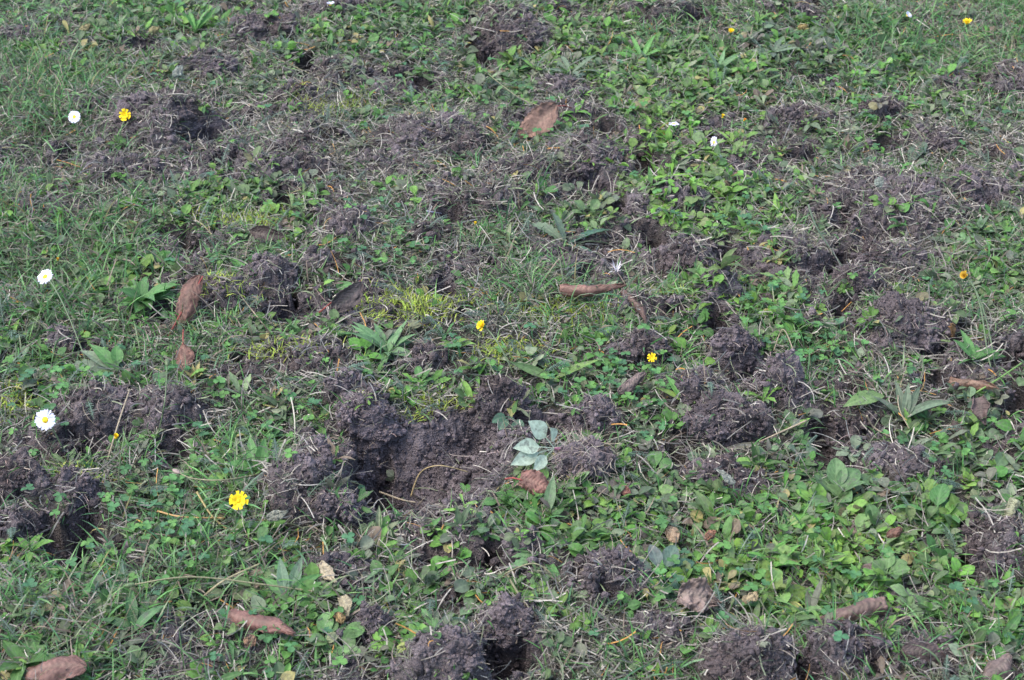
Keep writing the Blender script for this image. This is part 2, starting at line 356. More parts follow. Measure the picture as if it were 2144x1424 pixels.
def leaf_mat(name, vein=0.35, dirt=0.5, trans=0.3, rough=0.5, veinfreq=0.0, spec=0.4, dirtcol=(0.10, 0.088, 0.085), bump=0.35):
    m, n, l = mat(name)
    out = nd(n, 'ShaderNodeOutputMaterial'); p = nd(n, 'ShaderNodeBsdfPrincipled')
    p.inputs['Roughness'].default_value = rough; p.inputs['Specular IOR Level'].default_value = spec
    at_ = nd(n, 'ShaderNodeAttribute', attribute_name='col'); lu = nd(n, 'ShaderNodeAttribute', attribute_name='luv')
    sep = nd(n, 'ShaderNodeSeparateXYZ'); l.new(lu.outputs['Vector'], sep.inputs[0])
    ab = nd(n, 'ShaderNodeMath', operation='ABSOLUTE'); l.new(sep.outputs[1], ab.inputs[0])
    mr = nd(n, 'ShaderNodeMapRange'); mr.inputs[1].default_value = 0.0; mr.inputs[2].default_value = 0.22; mr.inputs[3].default_value = vein; mr.inputs[4].default_value = 0
    l.new(ab.outputs[0], mr.inputs[0])
    veinv = mr.outputs[0]
    if veinfreq > 0:      # side veins, herringbone
        sb = nd(n, 'ShaderNodeMath', operation='MULTIPLY_ADD'); sb.inputs[1].default_value = -0.35; l.new(ab.outputs[0], sb.inputs[0]); l.new(sep.outputs[0], sb.inputs[2])
        ml = nd(n, 'ShaderNodeMath', operation='MULTIPLY'); ml.inputs[1].default_value = veinfreq; l.new(sb.outputs[0], ml.inputs[0])
        sn = nd(n, 'ShaderNodeMath', operation='SINE'); l.new(ml.outputs[0], sn.inputs[0])
        m2 = nd(n, 'ShaderNodeMapRange'); m2.inputs[1].default_value = 0.82; m2.inputs[2].default_value = 1.0; m2.inputs[3].default_value = 0; m2.inputs[4].default_value = vein*0.8
        l.new(sn.outputs[0], m2.inputs[0])
        mm = nd(n, 'ShaderNodeMath', operation='MAXIMUM'); l.new(mr.outputs[0], mm.inputs[0]); l.new(m2.outputs[0], mm.inputs[1]); veinv = mm.outputs[0]
    geo = nd(n, 'ShaderNodeNewGeometry')
    no = nd(n, 'ShaderNodeTexNoise'); no.inputs['Scale'].default_value = 260; no.inputs['Detail'].default_value = 4; l.new(geo.outputs['Position'], no.inputs['Vector'])
    br = nd(n, 'ShaderNodeMapRange'); br.inputs[1].default_value = 0.3; br.inputs[2].default_value = 0.7; br.inputs[3].default_value = 0.72; br.inputs[4].default_value = 1.28; l.new(no.outputs[0], br.inputs[0])
    mul = nd(n, 'ShaderNodeMix', data_type='RGBA', blend_type='MULTIPLY'); mul.inputs[0].default_value = 1
    l.new(at_.outputs[0], mul.inputs[6]); l.new(br.outputs[0], mul.inputs[7])
    lt = nd(n, 'ShaderNodeMix', data_type='RGBA'); l.new(veinv, lt.inputs[0]); l.new(mul.outputs[2], lt.inputs[6])
    pale = nd(n, 'ShaderNodeMix', data_type='RGBA', blend_type='ADD'); pale.inputs[0].default_value = 1; l.new(at_.outputs[0], pale.inputs[6]); pale.inputs[7].default_value = (0.10, 0.12, 0.07, 1)
    l.new(pale.outputs[2], lt.inputs[7])
    n2_ = nd(n, 'ShaderNodeTexNoise'); n2_.inputs['Scale'].default_value = 120; n2_.inputs['Detail'].default_value = 6; n2_.inputs['Roughness'].default_value = 0.7; l.new(geo.outputs['Position'], n2_.inputs['Vector'])
    dm = nd(n, 'ShaderNodeMapRange'); dm.inputs[1].default_value = 0.54; dm.inputs[2].default_value = 0.64; dm.inputs[3].default_value = 0.06; dm.inputs[4].default_value = dirt; l.new(n2_.outputs[0], dm.inputs[0])
    dd = nd(n, 'ShaderNodeMix', data_type='RGBA'); l.new(dm.outputs[0], dd.inputs[0]); l.new(lt.outputs[2], dd.inputs[6]); dd.inputs[7].default_value = (*dirtcol, 1)
    l.new(dd.outputs[2], p.inputs['Base Color'])
    bu = nd(n, 'ShaderNodeBump'); bu.inputs['Strength'].default_value = bump; bu.inputs['Distance'].default_value = 0.001
    av = nd(n, 'ShaderNodeMath', operation='MULTIPLY_ADD'); av.inputs[1].default_value = -0.8; l.new(veinv, av.inputs[0]); l.new(no.outputs[0], av.inputs[2])
    l.new(av.outputs[0], bu.inputs['Height']); l.new(bu.outputs[0], p.inputs['Normal'])
    if trans > 0:
        tr = nd(n, 'ShaderNodeBsdfTranslucent'); l.new(dd.outputs[2], tr.inputs[0])
        mx = nd(n, 'ShaderNodeMixShader'); mx.inputs[0].default_value = trans
        l.new(p.outputs[0], mx.inputs[1]); l.new(tr.outputs[0], mx.inputs[2]); l.new(mx.outputs[0], out.inputs[0])
    else: l.new(p.outputs[0], out.inputs[0])
    return m
M_GROUND = soil_mat('ground_soil', True); M_SOIL = soil_mat('crumbly_soil')
M_LEAF = leaf_mat('weed_leaf', 0.30, 0.55, 0.30, 0.6, spec=0.25)
M_BIG = leaf_mat('broad_leaf', 0.45, 0.60, 0.28, 0.55, veinfreq=42, spec=0.3)
M_CLOVER = leaf_mat('clover_leaf', 0.12, 0.2, 0.28, 0.6, spec=0.25)
M_GRASS = leaf_mat('grass_blade', 0.0, 0.25, 0.25, 0.45)
M_STRAW = leaf_mat('dry_straw', 0.0, 0.45, 0.1, 0.75, spec=0.2)
M_MOSS = leaf_mat('moss', 0.0, 0.1, 0.3, 0.6)
M_PETAL = leaf_mat('petal', 0.0, 0.0, 0.2, 0.6, spec=0.2, bump=0.1)
M_DISC = leaf_mat('flower_disc', 0.0, 0.0, 0.0, 0.7, spec=0.2)
M_DEAD = leaf_mat('dead_leaf', 0.18, 0.30, 0.08, 0.62, veinfreq=75, dirtcol=(0.045, 0.036, 0.034), spec=0.3, bump=0.8)
M_ROOT = leaf_mat('root_fibre', 0.0, 0.3, 0.05, 0.8, spec=0.2)

# ------------------------------------------------------------------ the ground, one sheet out to the horizon
def axis(a, b, step, lo, hi):
    c = np.arange(a, b, step); left = []; x = a; d = step
    while x > lo: d *= 1.12; x -= d; left.append(x)
    right = []; x = c[-1]; d = step
    while x < hi: d *= 1.12; x += d; right.append(x)
    return np.array(left[::-1]+list(c)+right)
gx = axis(-1.12, 1.12, 0.0026, -60, 60); gy = axis(0.96, 3.05, 0.0026, -40, 90)
X, Y = np.meshgrid(gx, gy); xs, ys = X.ravel(), Y.ravel()
gz, gs, gh = terrain(xs, ys)
A = Acc(); nx_, ny_ = len(gx), len(gy)
i = np.arange(ny_-1)[:, None]*nx_; j = np.arange(nx_-1)[None, :]
q = np.stack([i+j, i+j+1, i+j+1+nx_, i+j+nx_], -1).reshape(-1, 4)
jm = gs*(np.abs(xs) < 1.1)*(ys > 0.97)*(ys < 3.04)
xj = xs+jm*0.0035*n2(xs, ys, 210, 201); yj = ys+jm*0.0035*n2(xs, ys, 210, 202)
GP = np.stack([xj, yj, gz], 1)
G3 = GP.reshape(ny_, nx_, 3); du = np.gradient(G3, axis=1); dv = np.gradient(G3, axis=0)
GN = np.cross(du, dv).reshape(-1, 3); GAREA = np.linalg.norm(GN, axis=1); GN /= GAREA[:, None]+1e-12
mk = np.where((gs > 0.1) & (jm > 0))[0]
dsp = gs[mk]*(1-0.68*gh[mk])*(0.0045*n3(GP[mk], 80, 301)+0.0032*n3(GP[mk], 170, 302)+0.0016*n3(GP[mk], 340, 303))
GP[mk] += GN[mk]*dsp[:, None]
far = sst(0.0, 0.9, np.maximum(np.maximum(np.abs(xs)-0.315*(ys*CT+CH*ST)-0.2, 0.9-ys), ys-3.15))
A.add(GP, np.stack([gs*(1-0.75*far), gh, far], 1), None, quads=q)
g = A.build('ground', M_GROUND)
tag(g, 'dug up lawn soil with pits and rough dark earth between the plants, with leaf gap shade painted in', 'ground', kind='structure')

# ------------------------------------------------------------------ soil clods standing on the ground
def where(u, v):
    h = 'top' if v < 300 else 'upper' if v < 560 else 'middle' if v < 860 else 'lower' if v < 1150 else 'bottom'
    s = 'left' if u < 430 else 'left of centre' if u < 860 else 'centre' if u < 1290 else 'right of centre' if u < 1720 else 'right'
    return h, s
CLODS = [  # u, v, rx, ry, height cm, label
 (345,252,72,58,5.0,'tall rounded soil mound right of the yellow flower and daisy at upper left'),
 (440,137,44,26,2.4,'small crumbly soil lump above the tall mound at upper left'),
 (620,197,32,22,2.2,'small pale soil lump between two leafy patches in the top left part'),
 (555,52,50,26,3.0,'root covered soil lump near the top edge, left of the middle'),
 (692,147,30,22,2.2,'soil lump just right of a narrow dark hole near the top'),
 (1065,62,56,46,4.2,'steep soil mound at the top edge above a dark hole'),
 (905,285,84,46,3.4,'broad grey soil mound left of the big brown curled leaf'),
 (1235,325,58,36,3.0,'dark soil mound right of and below the big brown curled leaf'),
 (1080,358,52,26,2.6,'soil lump below the big brown curled leaf'),
 (970,415,70,30,2.4,'low root matted soil lump at centre, above a small dark hole'),
 (745,484,38,32,3.2,'round root covered lump right of the dark folded dead leaf'),
 (1677,245,44,20,2.2,'small soil lump right of the orange flower buds'),
 (1840,224,36,18,2.8,'smooth topped soil lump above a clover patch at upper right'),
 (1965,290,38,18,2.2,'soil lump with a flat broad leaf leaning on it at upper right'),
 (2115,160,34,44,4.2,'tall soil lump cut by the right edge near the top'),
 (1800,380,62,38,3.4,'left lump of the large soil heap at upper right'),
 (1900,420,66,40,3.2,'right lump of the large soil heap at upper right'),
 (2030,392,54,26,2.8,'fibrous soil lump right of the large soil heap'),
 (1790,583,38,20,2.8,'small dark lump above the narrow deep hole on the right'),
 (1870,530,54,22,2.4,'grey soil lump above the bright leaves at right'),
 (1440,540,38,26,2.4,'soil lump among round leaves right of the rolled bark leaf'),
 (1895,672,76,40,3.6,'wide root matted mound right of the narrow deep hole'),
 (1536,716,36,22,3.2,'root fringed lump hanging over a dark hole, right of centre'),
 (1638,792,44,42,4.4,'tall lump on the right side of the dark hole, right of centre'),
 (1462,812,48,42,3.2,'crumbly heap on the left side of the dark hole, right of centre'),
 (1345,728,48,32,3.0,'soil lump behind the small yellow flower right of centre'),
 (1520,872,70,30,2.2,'flat spread of loose soil below the tall lump right of centre'),
 (648,985,60,62,5.4,'big crumbly soil heap on the left rim of the large pit'),
 (700,1060,48,28,2.6,'loose soil at the foot of the big heap left of the large pit'),
 (712,822,30,32,3.2,'upright soil ridge above the left end of the large pit'),
 (762,862,46,34,3.8,'root matted turf clod leaning over the large pit'),
 (1045,822,38,36,4.2,'dark lump on the upper right rim of the large pit'),
 (1247,862,38,30,2.4,'small soil lump right of the drooping plantain leaves'),
 (1076,925,30,18,2.0,'soil clod on the right rim of the large pit'),
 (468,612,44,34,3.4,'grey soil lump right of the standing brown leaf'),
 (566,576,42,26,4.0,'high lump above the dark hole left of centre'),
 (893,738,30,24,1.8,'small fibrous lump right of the light green rosette'),
 (200,848,66,32,2.6,'dark soil lump below the grey green leaves on the left'),
 (355,848,38,44,3.2,'soil lump behind the tall bud stem on the left'),
 (32,1000,50,46,4.2,'brown soil mound cut by the left edge'),
 (150,1012,44,22,2.2,'soil lump behind the deep black hole at lower left'),
 (925,1372,70,52,5.0,'large soil heap at the bottom edge with yellow tipped leaves over it'),
 (1072,1292,44,28,2.6,'soil lump behind the hole at the bottom edge'),
 (1272,1216,56,36,2.6,'dark soil lump left of the blue green rosette'),
 (1565,1380,66,44,4.2,'purple grey mound at the bottom edge, left of the small seedling'),
 (1782,1360,50,34,3.2,'dark mound at the bottom edge, right of the small seedling'),
 (772,1292,26,26,2.2,'small soil lump right of the pale yellow leaf scraps'),
 (2085,1135,50,44,2.8,'fibrous soil lump below the cut pale stalk at the right edge'),
 (1512,985,42,20,1.8,'loose soil right of the small black hole, lower right of centre'),
]
CE = []      # ellipsoids for placing things on top of clods
def clod_mesh(c, ax, ay, h, seed, sub, mesh_only=False):
    v, f = ICO[sub]
    d = v.copy()
    sd_ = seed*7.13
    q3 = v + sd_
    r = 1 + 0.26*n3(q3, 1.6, 3) + 0.20*n3(q3, 3.4, 4) + 0.10*n3(q3, 7.0, 8)
    P = d*r[:, None]
    P = np.stack([P[:, 0]*ax, P[:, 1]*ay, P[:, 2]*h], 1)
    sgn = d*1.0
    nn = d/np.array([ax, ay, h]); nn /= np.linalg.norm(nn, axis=1)[:, None]
    W_ = P + sd_
    disp = 0.0042*n3(W_, 75, 5) + 0.0030*n3(W_, 150, 6) + 0.0019*n3(W_, 310, 7) - 0.004*sst(0.35, 0.7, n3(W_, 60, 9))
    P = P + nn*disp[:, None]
    A = Acc(); tone = 1+0.10*math.sin(seed*3.7)
    tc = np.array([1.0, 0.98, 1.0])*tone
    A.add(P+np.asarray(c), tc, None, tris=f)
    sv, sf = ICO[4]; rs = np.random.default_rng(seed)
    for _ in range(int(4+ax*90)):
        th = rs.uniform(0, 6.28); el = rs.uniform(-0.1, 1.1); R_ = ax*rs.uniform(0.16, 0.42)
        cc = np.array([math.cos(th)*math.cos(el)*ax, math.sin(th)*math.cos(el)*ay, math.sin(el)*h])*rs.uniform(0.8, 1.02)
        q_ = sv*2+rs.uniform(0, 50, 3)
        Q_ = sv*(R_*(1+0.35*n3(q_, 1.2, 3)+0.2*n3(q_, 2.6, 4)))[:, None]*np.array([1, 1, 0.8])
        W2 = Q_+rs.uniform(0, 9, 3)
        Q_ = Q_+sv*(0.0030*n3(W2, 130, 5)+0.0020*n3(W2, 300, 6))[:, None]
        A.add(Q_+cc+np.asarray(c), tc*rs.uniform(0.85, 1.12), None, tris=sf)
        P = np.concatenate([P, Q_+cc]); nn = np.concatenate([nn, sv])
    up = np.where(nn[:, 2] > -0.15)[0]
    area = ax*ay*math.pi*1e4
    k = int(min(5200, area*24+60))
    pick = RNG.choice(up, k)
    sz = 0.0009+0.0014*RNG.random(k)**2.2+0.0022*RNG.random(k)**12
    pos = P[pick]+nn[pick]*(sz*0.45)[:, None]+np.asarray(c)+RNG.normal(size=(k, 3))*0.0008
    cc = tc[None]*(0.62+0.85*RNG.random((k, 1)))*np.array([1, 0.99, 1.0])
    crumbs(A, pos, sz, cc)
    kr = int(area*8+40); pr = RNG.choice(up, kr)
    return A, P[pr]+nn[pr]*0.0015+np.asarray(c), nn[pr]
def root_col(k):
    a = np.array([[0.24, 0.205, 0.165]])*(0.45+0.9*RNG.random((k, 1)))
    return a*(1+0.06*RNG.normal(size=(k, 3)))
for idx, (u, v, rx, ry, h, lab) in enumerate(CLODS):
    h = h/100*(0.98 if v < 560 else 1.1); rx *= 1.08; ry *= 1.08; s = ppm(v); p = at(u, v, h*0.45)
    ax = rx/s; ay = max((ry/s-h*0.3*CT)/ST*0.85, ax*0.62)
    ay = min(ay, ax*1.3)
    c = np.array([p.x, p.y, -h*0.08]); hh = h*1.02; ax *= 1.06; ay *= 1.06
    if 'over' not in lab:
        for (qx, qy, qa, qb, qh) in FH:
            ddx, ddy = c[0]-qx, c[1]-qy; dn = math.hypot(ddx/(ax+qa), ddy/(ay+qb))
            if 0.05 < dn < 0.88:
                k_ = min((0.88/dn-1), 0.016/math.hypot(ddx, ddy)); c[0] += ddx*k_; c[1] += ddy*k_
    CE.append((c[0], c[1], c[2], ax, ay, hh))
    Ac, rp, rn = clod_mesh(c, ax, ay, hh, idx+1, 6 if ax > 0.034 else 5)
    o = Ac.build('soil_clod', M_SOIL, origin=(c[0], c[1], 0)); tag(o, lab, 'soil clod', 'lumps of turned up soil')
    k = len(rp); R = Acc()
    leaves(R, rp-np.array([c[0], c[1], 0]), RNG.random(k)*6.28, RNG.normal(0.1, 0.5, k), RNG.random(k)*3, 0.004+0.014*RNG.random(k)**1.8, 0.0003+0.0005*RNG.random(k),
           'stripe', 0, RNG.normal(0.6, 1.6, k), root_col(k), nt=6, ns=2, sway=RNG.normal(0, 0.5, k))
    R.build('roots', M_ROOT, o)

def top(x, y):
    z, s, h = terrain(x, y, True); h = np.clip(h*1.5, 0, 1)
    on = np.zeros_like(x)
    for (cx, cy, cz, ax, ay, hh) in CE:
        m = (np.abs(x-cx) < ax) & (np.abs(y-cy) < ay)
        if not m.any(): continue
        d = 1-((x[m]-cx)/ax)**2-((y[m]-cy)/ay)**2
        e = np.where(d > 0, cz+hh*np.sqrt(np.clip(d, 0, 1)), -1)
        on[m] = np.maximum(on[m], (e > z[m])*1.0); z[m] = np.maximum(z[m], e)
    return z, s, h, on
def top1(x, y): return float(top(np.array([x]), np.array([y]))[0][0])
def on_ground(u, v, lift=0.0):
    """point on the modelled surface seen at pixel (u, v)"""
    z = 0.0
    for _ in range(8):
        p = at(u, v, z+lift); z = 0.5*z+0.5*top1(p.x, p.y)
    return Vector((p.x, p.y, z))

# ------------------------------------------------------------------ scattering
def scatter(n, seed):
    r = np.random.default_rng(seed)
    n = int(n*1.28); x = r.uniform(-2.0, 2.0, n); y = r.uniform(0.7, 3.9, n)
    half = 0.315*(y*CT+CH*ST)+0.20
    out = np.maximum(np.maximum(np.abs(x)-half, 0.98-y), y-3.1)     # metres outside the part the photograph shows
    keep = r.random(n) < np.clip(1-out/0.55, 0.16, 1)
    return x[keep], y[keep], r
G_GRASS = [(60,250,220,170,1.5),(120,520,260,120,1.0),(120,640,200,160,.9),(200,1330,420,140,1.2),(560,520,220,50,.8),(1040,480,120,80,1.0),(1180,620,220,50,.9),
 (1900,1350,260,100,.8),(2100,60,180,120,1.6),(1420,60,160,80,.8),(1750,730,200,110,.7),(450,1010,160,120,1.0),(480,1200,200,90,.8),(1380,1400,180,40,1.1),
 (2050,620,120,120,.6),(420,700,120,90,1.0),(1650,1130,200,90,.5),(1820,70,120,40,1.2),(1150,1080,160,60,.4),(1290,640,160,60,.8),(900,40,160,50,.6)]
G_CLOVER = [(260,1130,200,100,2.0),(400,870,160,100,.9),(620,900,80,60,1.3),(1840,260,70,50,1.6),(1120,255,80,40,1.0),(1700,740,130,90,1.5),(980,760,70,40,1.2),(1250,780,120,60,1.4),
 (90,850,120,90,1.0),(800,500,90,50,.9),(1350,860,90,70,1.5),(1500,470,160,60,.8),(600,450,140,40,.6),(1960,950,160,60,1.0),(560,1340,180,80,1.0),(1250,290,90,60,.4),(1640,640,160,60,1.2),(350,560,160,90,.5),(1720,1180,300,90,.6),(220,30,200,50,.4)]
G_LEAF = [(130,470,150,70,.7),(120,760,130,60,.7),(450,960,120,80,.5),(330,1260,260,90,.5),(1420,240,140,110,2.2),(1450,380,160,60,1.6),(1750,1080,330,150,2.6),(1500,1180,160,90,1.2),(1240,1080,180,60,1.6),(1700,100,240,90,1.3),(1230,60,140,70,1.2),
 (1560,560,140,60,1.0),(1600,640,170,50,1.5),(1000,880,110,40,1.4),(380,20,160,60,1.0),(760,60,180,80,1.0),(290,600,150,70,1.0),(1040,1100,160,70,.8),(1250,470,150,70,.9),
 (1960,160,140,80,.6),(2080,560,90,80,1.2),(1900,1280,260,110,1.4),(540,430,160,50,.7),(760,700,160,70,1.0),(1300,380,120,60,.6),(2080,950,110,90,1.2),(1060,160,120,60,1.0),(200,70,140,60,1.0),(1130,1290,180,70,.5),(620,1260,200,90,.5),(820,1150,140,70,.7)]
G_LIME = [(1420,300,180,150,1.0),(1700,1180,350,120,1.0),(1560,620,180,60,.8),(860,640,140,40,.8),(1000,880,110,40,.7),(300,140,160,70,.4),(1150,90,160,70,.4),(540,470,150,40,.7),(500,1010,120,90,.5),(1450,450,160,60,.8)]
G_MOSS = [(850,650,75,24,3.0),(500,470,60,16,2.5),(860,880,50,10,1.3),(1180,655,70,22,1.6),(20,830,60,30,1.6),(470,640,60,20,.5),(560,760,90,20,.8),(920,845,60,16,0.9),(1060,740,60,20,1.0),(150,1000,50,16,.8),(700,230,60,16,1.6),(1400,620,60,14,.8)]
def lim(w_, r, lo=0.0): return r.random(len(w_)) < np.clip(w_, lo, 1)
GREENS = np.array([(0.070,0.172,0.034),(0.098,0.220,0.042),(0.056,0.136,0.038),(0.130,0.250,0.050),(0.098,0.150,0.075),(0.160,0.195,0.115)])
def green(n, r, lime, dull=0.0, base=GREENS):
    c = base[r.integers(0, len(base), n)]*(0.75+0.5*r.random((n, 1)))
    lm = np.clip(lime, 0, 1)[:, None]*(r.random((n, 1)) < 0.75)
    c = c*(1-0.55*lm)+0.55*lm*np.array([[0.175, 0.330, 0.045]])
    c = c*(1+0.06*r.normal(size=(n, 3)))
    yl = r.random(n) < 0.012
    c[yl] = np.array([0.26, 0.23, 0.09])*(0.7+0.5*r.random((yl.sum(), 1)))
    br = r.random(n) < 0.03+dull
    c[br] = np.array([0.17, 0.13, 0.09])*(0.7+0.5*r.random((br.sum(), 1)))
    return np.clip(c, 0.01, 0.9)

# grass blades
A = Acc(); x, y, r = scatter(520000, 21)
zc = np.zeros_like(x); u, v = proj(x, y)
z, s, h, on = top(x, y)
d = 0.36+0.72*gauss(u, v, G_GRASS)+0.45*fb2(x, y, 5, 3, 90)
d *= (1-0.7*np.clip(gauss(u, v, G_MOSS), 0, 1))*(1-0.90*s)*(1-h)*(0.55+0.75*sst(-0.35, 0.35, fb2(x, y, 36, 2, 93)))
k = lim(d, r); x, y, z, u, v = x[k], y[k], z[k], u[k], v[k]; n = len(x)
gg = np.clip(gauss(u, v, G_GRASS), 0, 1.4)
L = (0.013+0.032*r.random(n)**1.7)*(0.85+0.60*gg)
leaves(A, np.stack([x, y, z-0.002], 1), r.random(n)*6.28, np.clip(r.normal(0.75, 0.4, n), 0.0, 1.5), r.normal(0, 0.6, n), L, 0.0011+0.0012*r.random(n),
       'blade', 0.3, np.clip(r.normal(1.0, 0.6, n), -0.3, 2.4), green(n, r, gauss(u, v, G_LIME)*0.5, 0.10, np.array([(0.062,0.170,0.045),(0.082,0.215,0.052),(0.105,0.235,0.060),(0.055,0.150,0.055),(0.145,0.195,0.095)])),
       nt=6, ns=2, twist=r.normal(0, 0.8, n), sway=r.normal(0, 0.25, n))
N_GR = n
tag(A.build('grass', M_GRASS), 'short green lawn grass growing between the soil patches', 'grass', kind='stuff')

# dry straw, thatch and dead blades, everywhere
A = Acc(); x, y, r = scatter(900000, 22); u, v = proj(x, y); z, s, h, on = top(x, y)
d = 0.70+0.35*gauss(u, v, G_GRASS)+0.35*gauss(u, v, G_SOIL)+0.5*fb2(x, y, 8, 3, 95)
d *= (1-0.30*s)*(1-0.9*h)*(1-0.45*on)*(1-0.5*np.clip(gauss(u, v, G_LEAF)+gauss(u, v, G_CLOVER), 0, 1))*0.8
k = lim(d, r); x, y, z, u, v, s = x[k], y[k], z[k], u[k], v[k], s[k]; n = len(x)
L = 0.007+0.032*r.random(n)**2.5
tone = r.random((n, 1))
c = (np.array([[0.150, 0.136, 0.118]])*(1-tone)+tone*np.array([[0.38, 0.35, 0.29]]))*(0.5+0.8*r.random((n, 1)))
gr = r.random(n) < 0.30; c[gr] = np.array([0.13, 0.15, 0.09])*(0.6+0.7*r.random((gr.sum(), 1)))
og = r.random(n) < 0.012; c[og] = np.array([0.42, 0.22, 0.06])
leaves(A, np.stack([x, y, z+0.001+0.004*r.random(n)], 1), r.random(n)*6.28, r.normal(0.22, 0.28, n), r.random(n)*3, L, 0.0008+0.0008*r.random(n)**1.6,
       'stripe', 0.2, r.normal(0.4, 0.9, n), c, nt=5, ns=2, sway=r.normal(0, 0.35, n))
tag(A.build('dry_grass', M_STRAW), 'dead straw coloured grass and fibres lying through the lawn', 'dry grass', kind='stuff')

# small weed rosettes: oval and spoon leaves in clusters
A = Acc(); x, y, r = scatter(70000, 23); u, v = proj(x, y); z, s, h, on = top(x, y)
gl = gauss(u, v, G_LEAF)
d = (0.21+0.50*gl+0.36*fb2(x, y, 6, 3, 97))*1.2*(1-0.6*on)*(1-0.78*s)*(1-h)*(1-0.8*np.clip(gauss(u, v, G_MOSS), 0, 1))
k = lim(d, r, 0.012); x, y, z, u, v, gl = x[k], y[k], z[k], u[k], v[k], gl[k]
for kind, lo, hi, wr in (('oval', 0.0, 0.42, 0.55), ('spat', 0.42, 0.68, 0.42), ('round', 0.68, 0.86, 0.62), ('lance', 0.86, 0.95, 0.28), ('tooth', 0.95, 1.01, 0.30)):
    q_ = r.random(len(x)); sel = (n2(x, y, 9, 123)*0.5+0.5)*0.55+0.45*q_; rank = np.argsort(np.argsort(sel))/len(sel)
    m = (rank >= lo) & (rank < hi) if kind != 'tooth' else rank >= lo
    X_, Y_, Z_, U_, V_, GL = x[m], y[m], z[m], u[m], v[m], gl[m]
    nl = r.integers(3, 8, len(X_)); idx = np.repeat(np.arange(len(X_)), nl); n = len(idx)
    y0 = (r.random(len(X_))*6.28)[idx]; yaw = y0+np.concatenate([np.arange(a)*2.4 for a in nl])+r.normal(0, 0.25, n)
    big = (0.60+0.85*r.random(len(X_))**1.4)[idx]*(1+0.12*np.clip(GL[idx], 0, 1))
    L = (0.011+0.009*r.random(n))*big*(1.35 if kind in ('lance', 'tooth') else 1.0)
    bc = green(len(X_), r, gauss(U_, V_, G_LIME))[idx]*(0.85+0.3*r.random((n, 1)))
    yl = r.random(n) < 0.012; bc[yl] = np.array([0.30, 0.27, 0.10])
    dirty = (r.random(len(X_)) < 0.26)[idx]; bc[dirty] = bc[dirty]*0.55+np.array([0.075, 0.072, 0.065])*0.6
    leaves(A, np.stack([X_[idx], Y_[idx], Z_[idx]], 1)+np.stack([r.normal(0, 0.002, n), r.normal(0, 0.002, n), r.random(n)*0.004], 1), yaw,
           np.clip(r.normal(0.48, 0.35, n), -0.1, 1.4), r.normal(0, 0.3, n), L, L*wr*(0.85+0.3*r.random(n)), kind, np.clip(r.normal(0.22, 0.2, n), -0.2, 0.8), r.normal(0.75, 0.5, n), bc,
           nt=8 if kind != 'tooth' else 15, ns=5, wav=0.018)
tag(A.build('weed_leaves', M_LEAF), 'low cover of small oval green weed leaves across the lawn', 'ground cover', kind='stuff')

# clover
A = Acc(); x, y, r = scatter(60000, 24); u, v = proj(x, y); z, s, h, on = top(x, y)
d = (-0.01+0.42*gauss(u, v, G_CLOVER)+0.17*fb2(x, y, 7, 2, 99)-0.01)*(1-0.82*s)*(1-h)*(1-0.8*np.clip(gauss(u, v, G_MOSS), 0, 1))
k = lim(d, r, 0.004); x, y, z, u, v = x[k], y[k], z[k], u[k], v[k]; n = len(x)
hgt = 0.007+0.017*r.random(n); lean = r.normal(0, 0.006, (n, 2)); tp = np.stack([x+lean[:, 0], y+lean[:, 1], z+hgt], 1)
az = np.arctan2(lean[:, 1], lean[:, 0]); ln = np.hypot(lean[:, 0], lean[:, 1])
cc = np.array([(0.056,0.155,0.054),(0.074,0.190,0.052),(0.090,0.210,0.048),(0.050,0.140,0.062)])[r.integers(0, 4, n)]*(0.8+0.4*r.random((n, 1)))
leaves(A, np.stack([x, y, z-0.001], 1), az, np.arctan2(hgt, ln), 0, np.hypot(hgt, ln), 0.0009, 'stripe', 0, 0, cc*1.2, nt=3, ns=2)
y0 = r.random(n)*6.28; ti = r.normal(0.12, 0.18, n); lf = 0.0046+0.0040*r.random(n)
for j in range(3):
    leaves(A, tp, y0+j*2.094+r.normal(0, 0.1, n), ti+r.normal(0, 0.12, n), r.normal(0, 0.15, n), lf, lf*0.95, 'leaflet', 0.22, 0.25, cc, nt=7, ns=5)
tag(A.build('clover', M_CLOVER), 'patches of three leaved clover among the grass', 'clover', kind='stuff')

# feathery yarrow leaves
A = Acc(); x, y, r = scatter(9000, 25); u, v = proj(x, y); z, s, h, on = top(x, y)
k = lim((0.35+0.5*fb2(x, y, 6, 2, 131))*(1-0.75*s)*(1-h), r); x, y, z = x[k], y[k], z[k]
for i_ in range(len(x)):
    L = 0.022+0.028*r.random(); a = r.random()*6.28; p0 = 0.3+0.7*r.random(); cu = 0.6+r.random()*0.6; m = 22
    t = np.linspace(0.12, 1, m); an = p0-cu*t
    fx = np.cumsum(np.cos(an))*L/m; fz = np.cumsum(np.sin(an))*L/m
    P = np.stack([x[i_]+fx*math.cos(a), y[i_]+fx*math.sin(a), z[i_]+0.002+fz], 1)
    c = np.array([0.075, 0.120, 0.080])*(0.8+0.5*r.random())
    leaves(A, [(x[i_], y[i_], z[i_]+0.002)], a, p0, 0, L, 0.0012, 'stripe', 0, cu, c, nt=8, ns=2)
    wl = L*0.14*np.sin(np.pi*np.clip(t, 0, 0.97)**0.8)+0.0008
    for sg in (-1, 1):
        leaves(A, P, a+sg*1.05+r.normal(0, 0.12, m), r.normal(0.3, 0.3, m), 0, wl, 0.0011, 'blade', 0, 0.5, c*(0.85+0.35*r.random()), nt=3, ns=2)
tag(A.build('yarrow', M_GRASS), 'feathery grey green yarrow leaves scattered through the lawn', 'yarrow', kind='stuff')

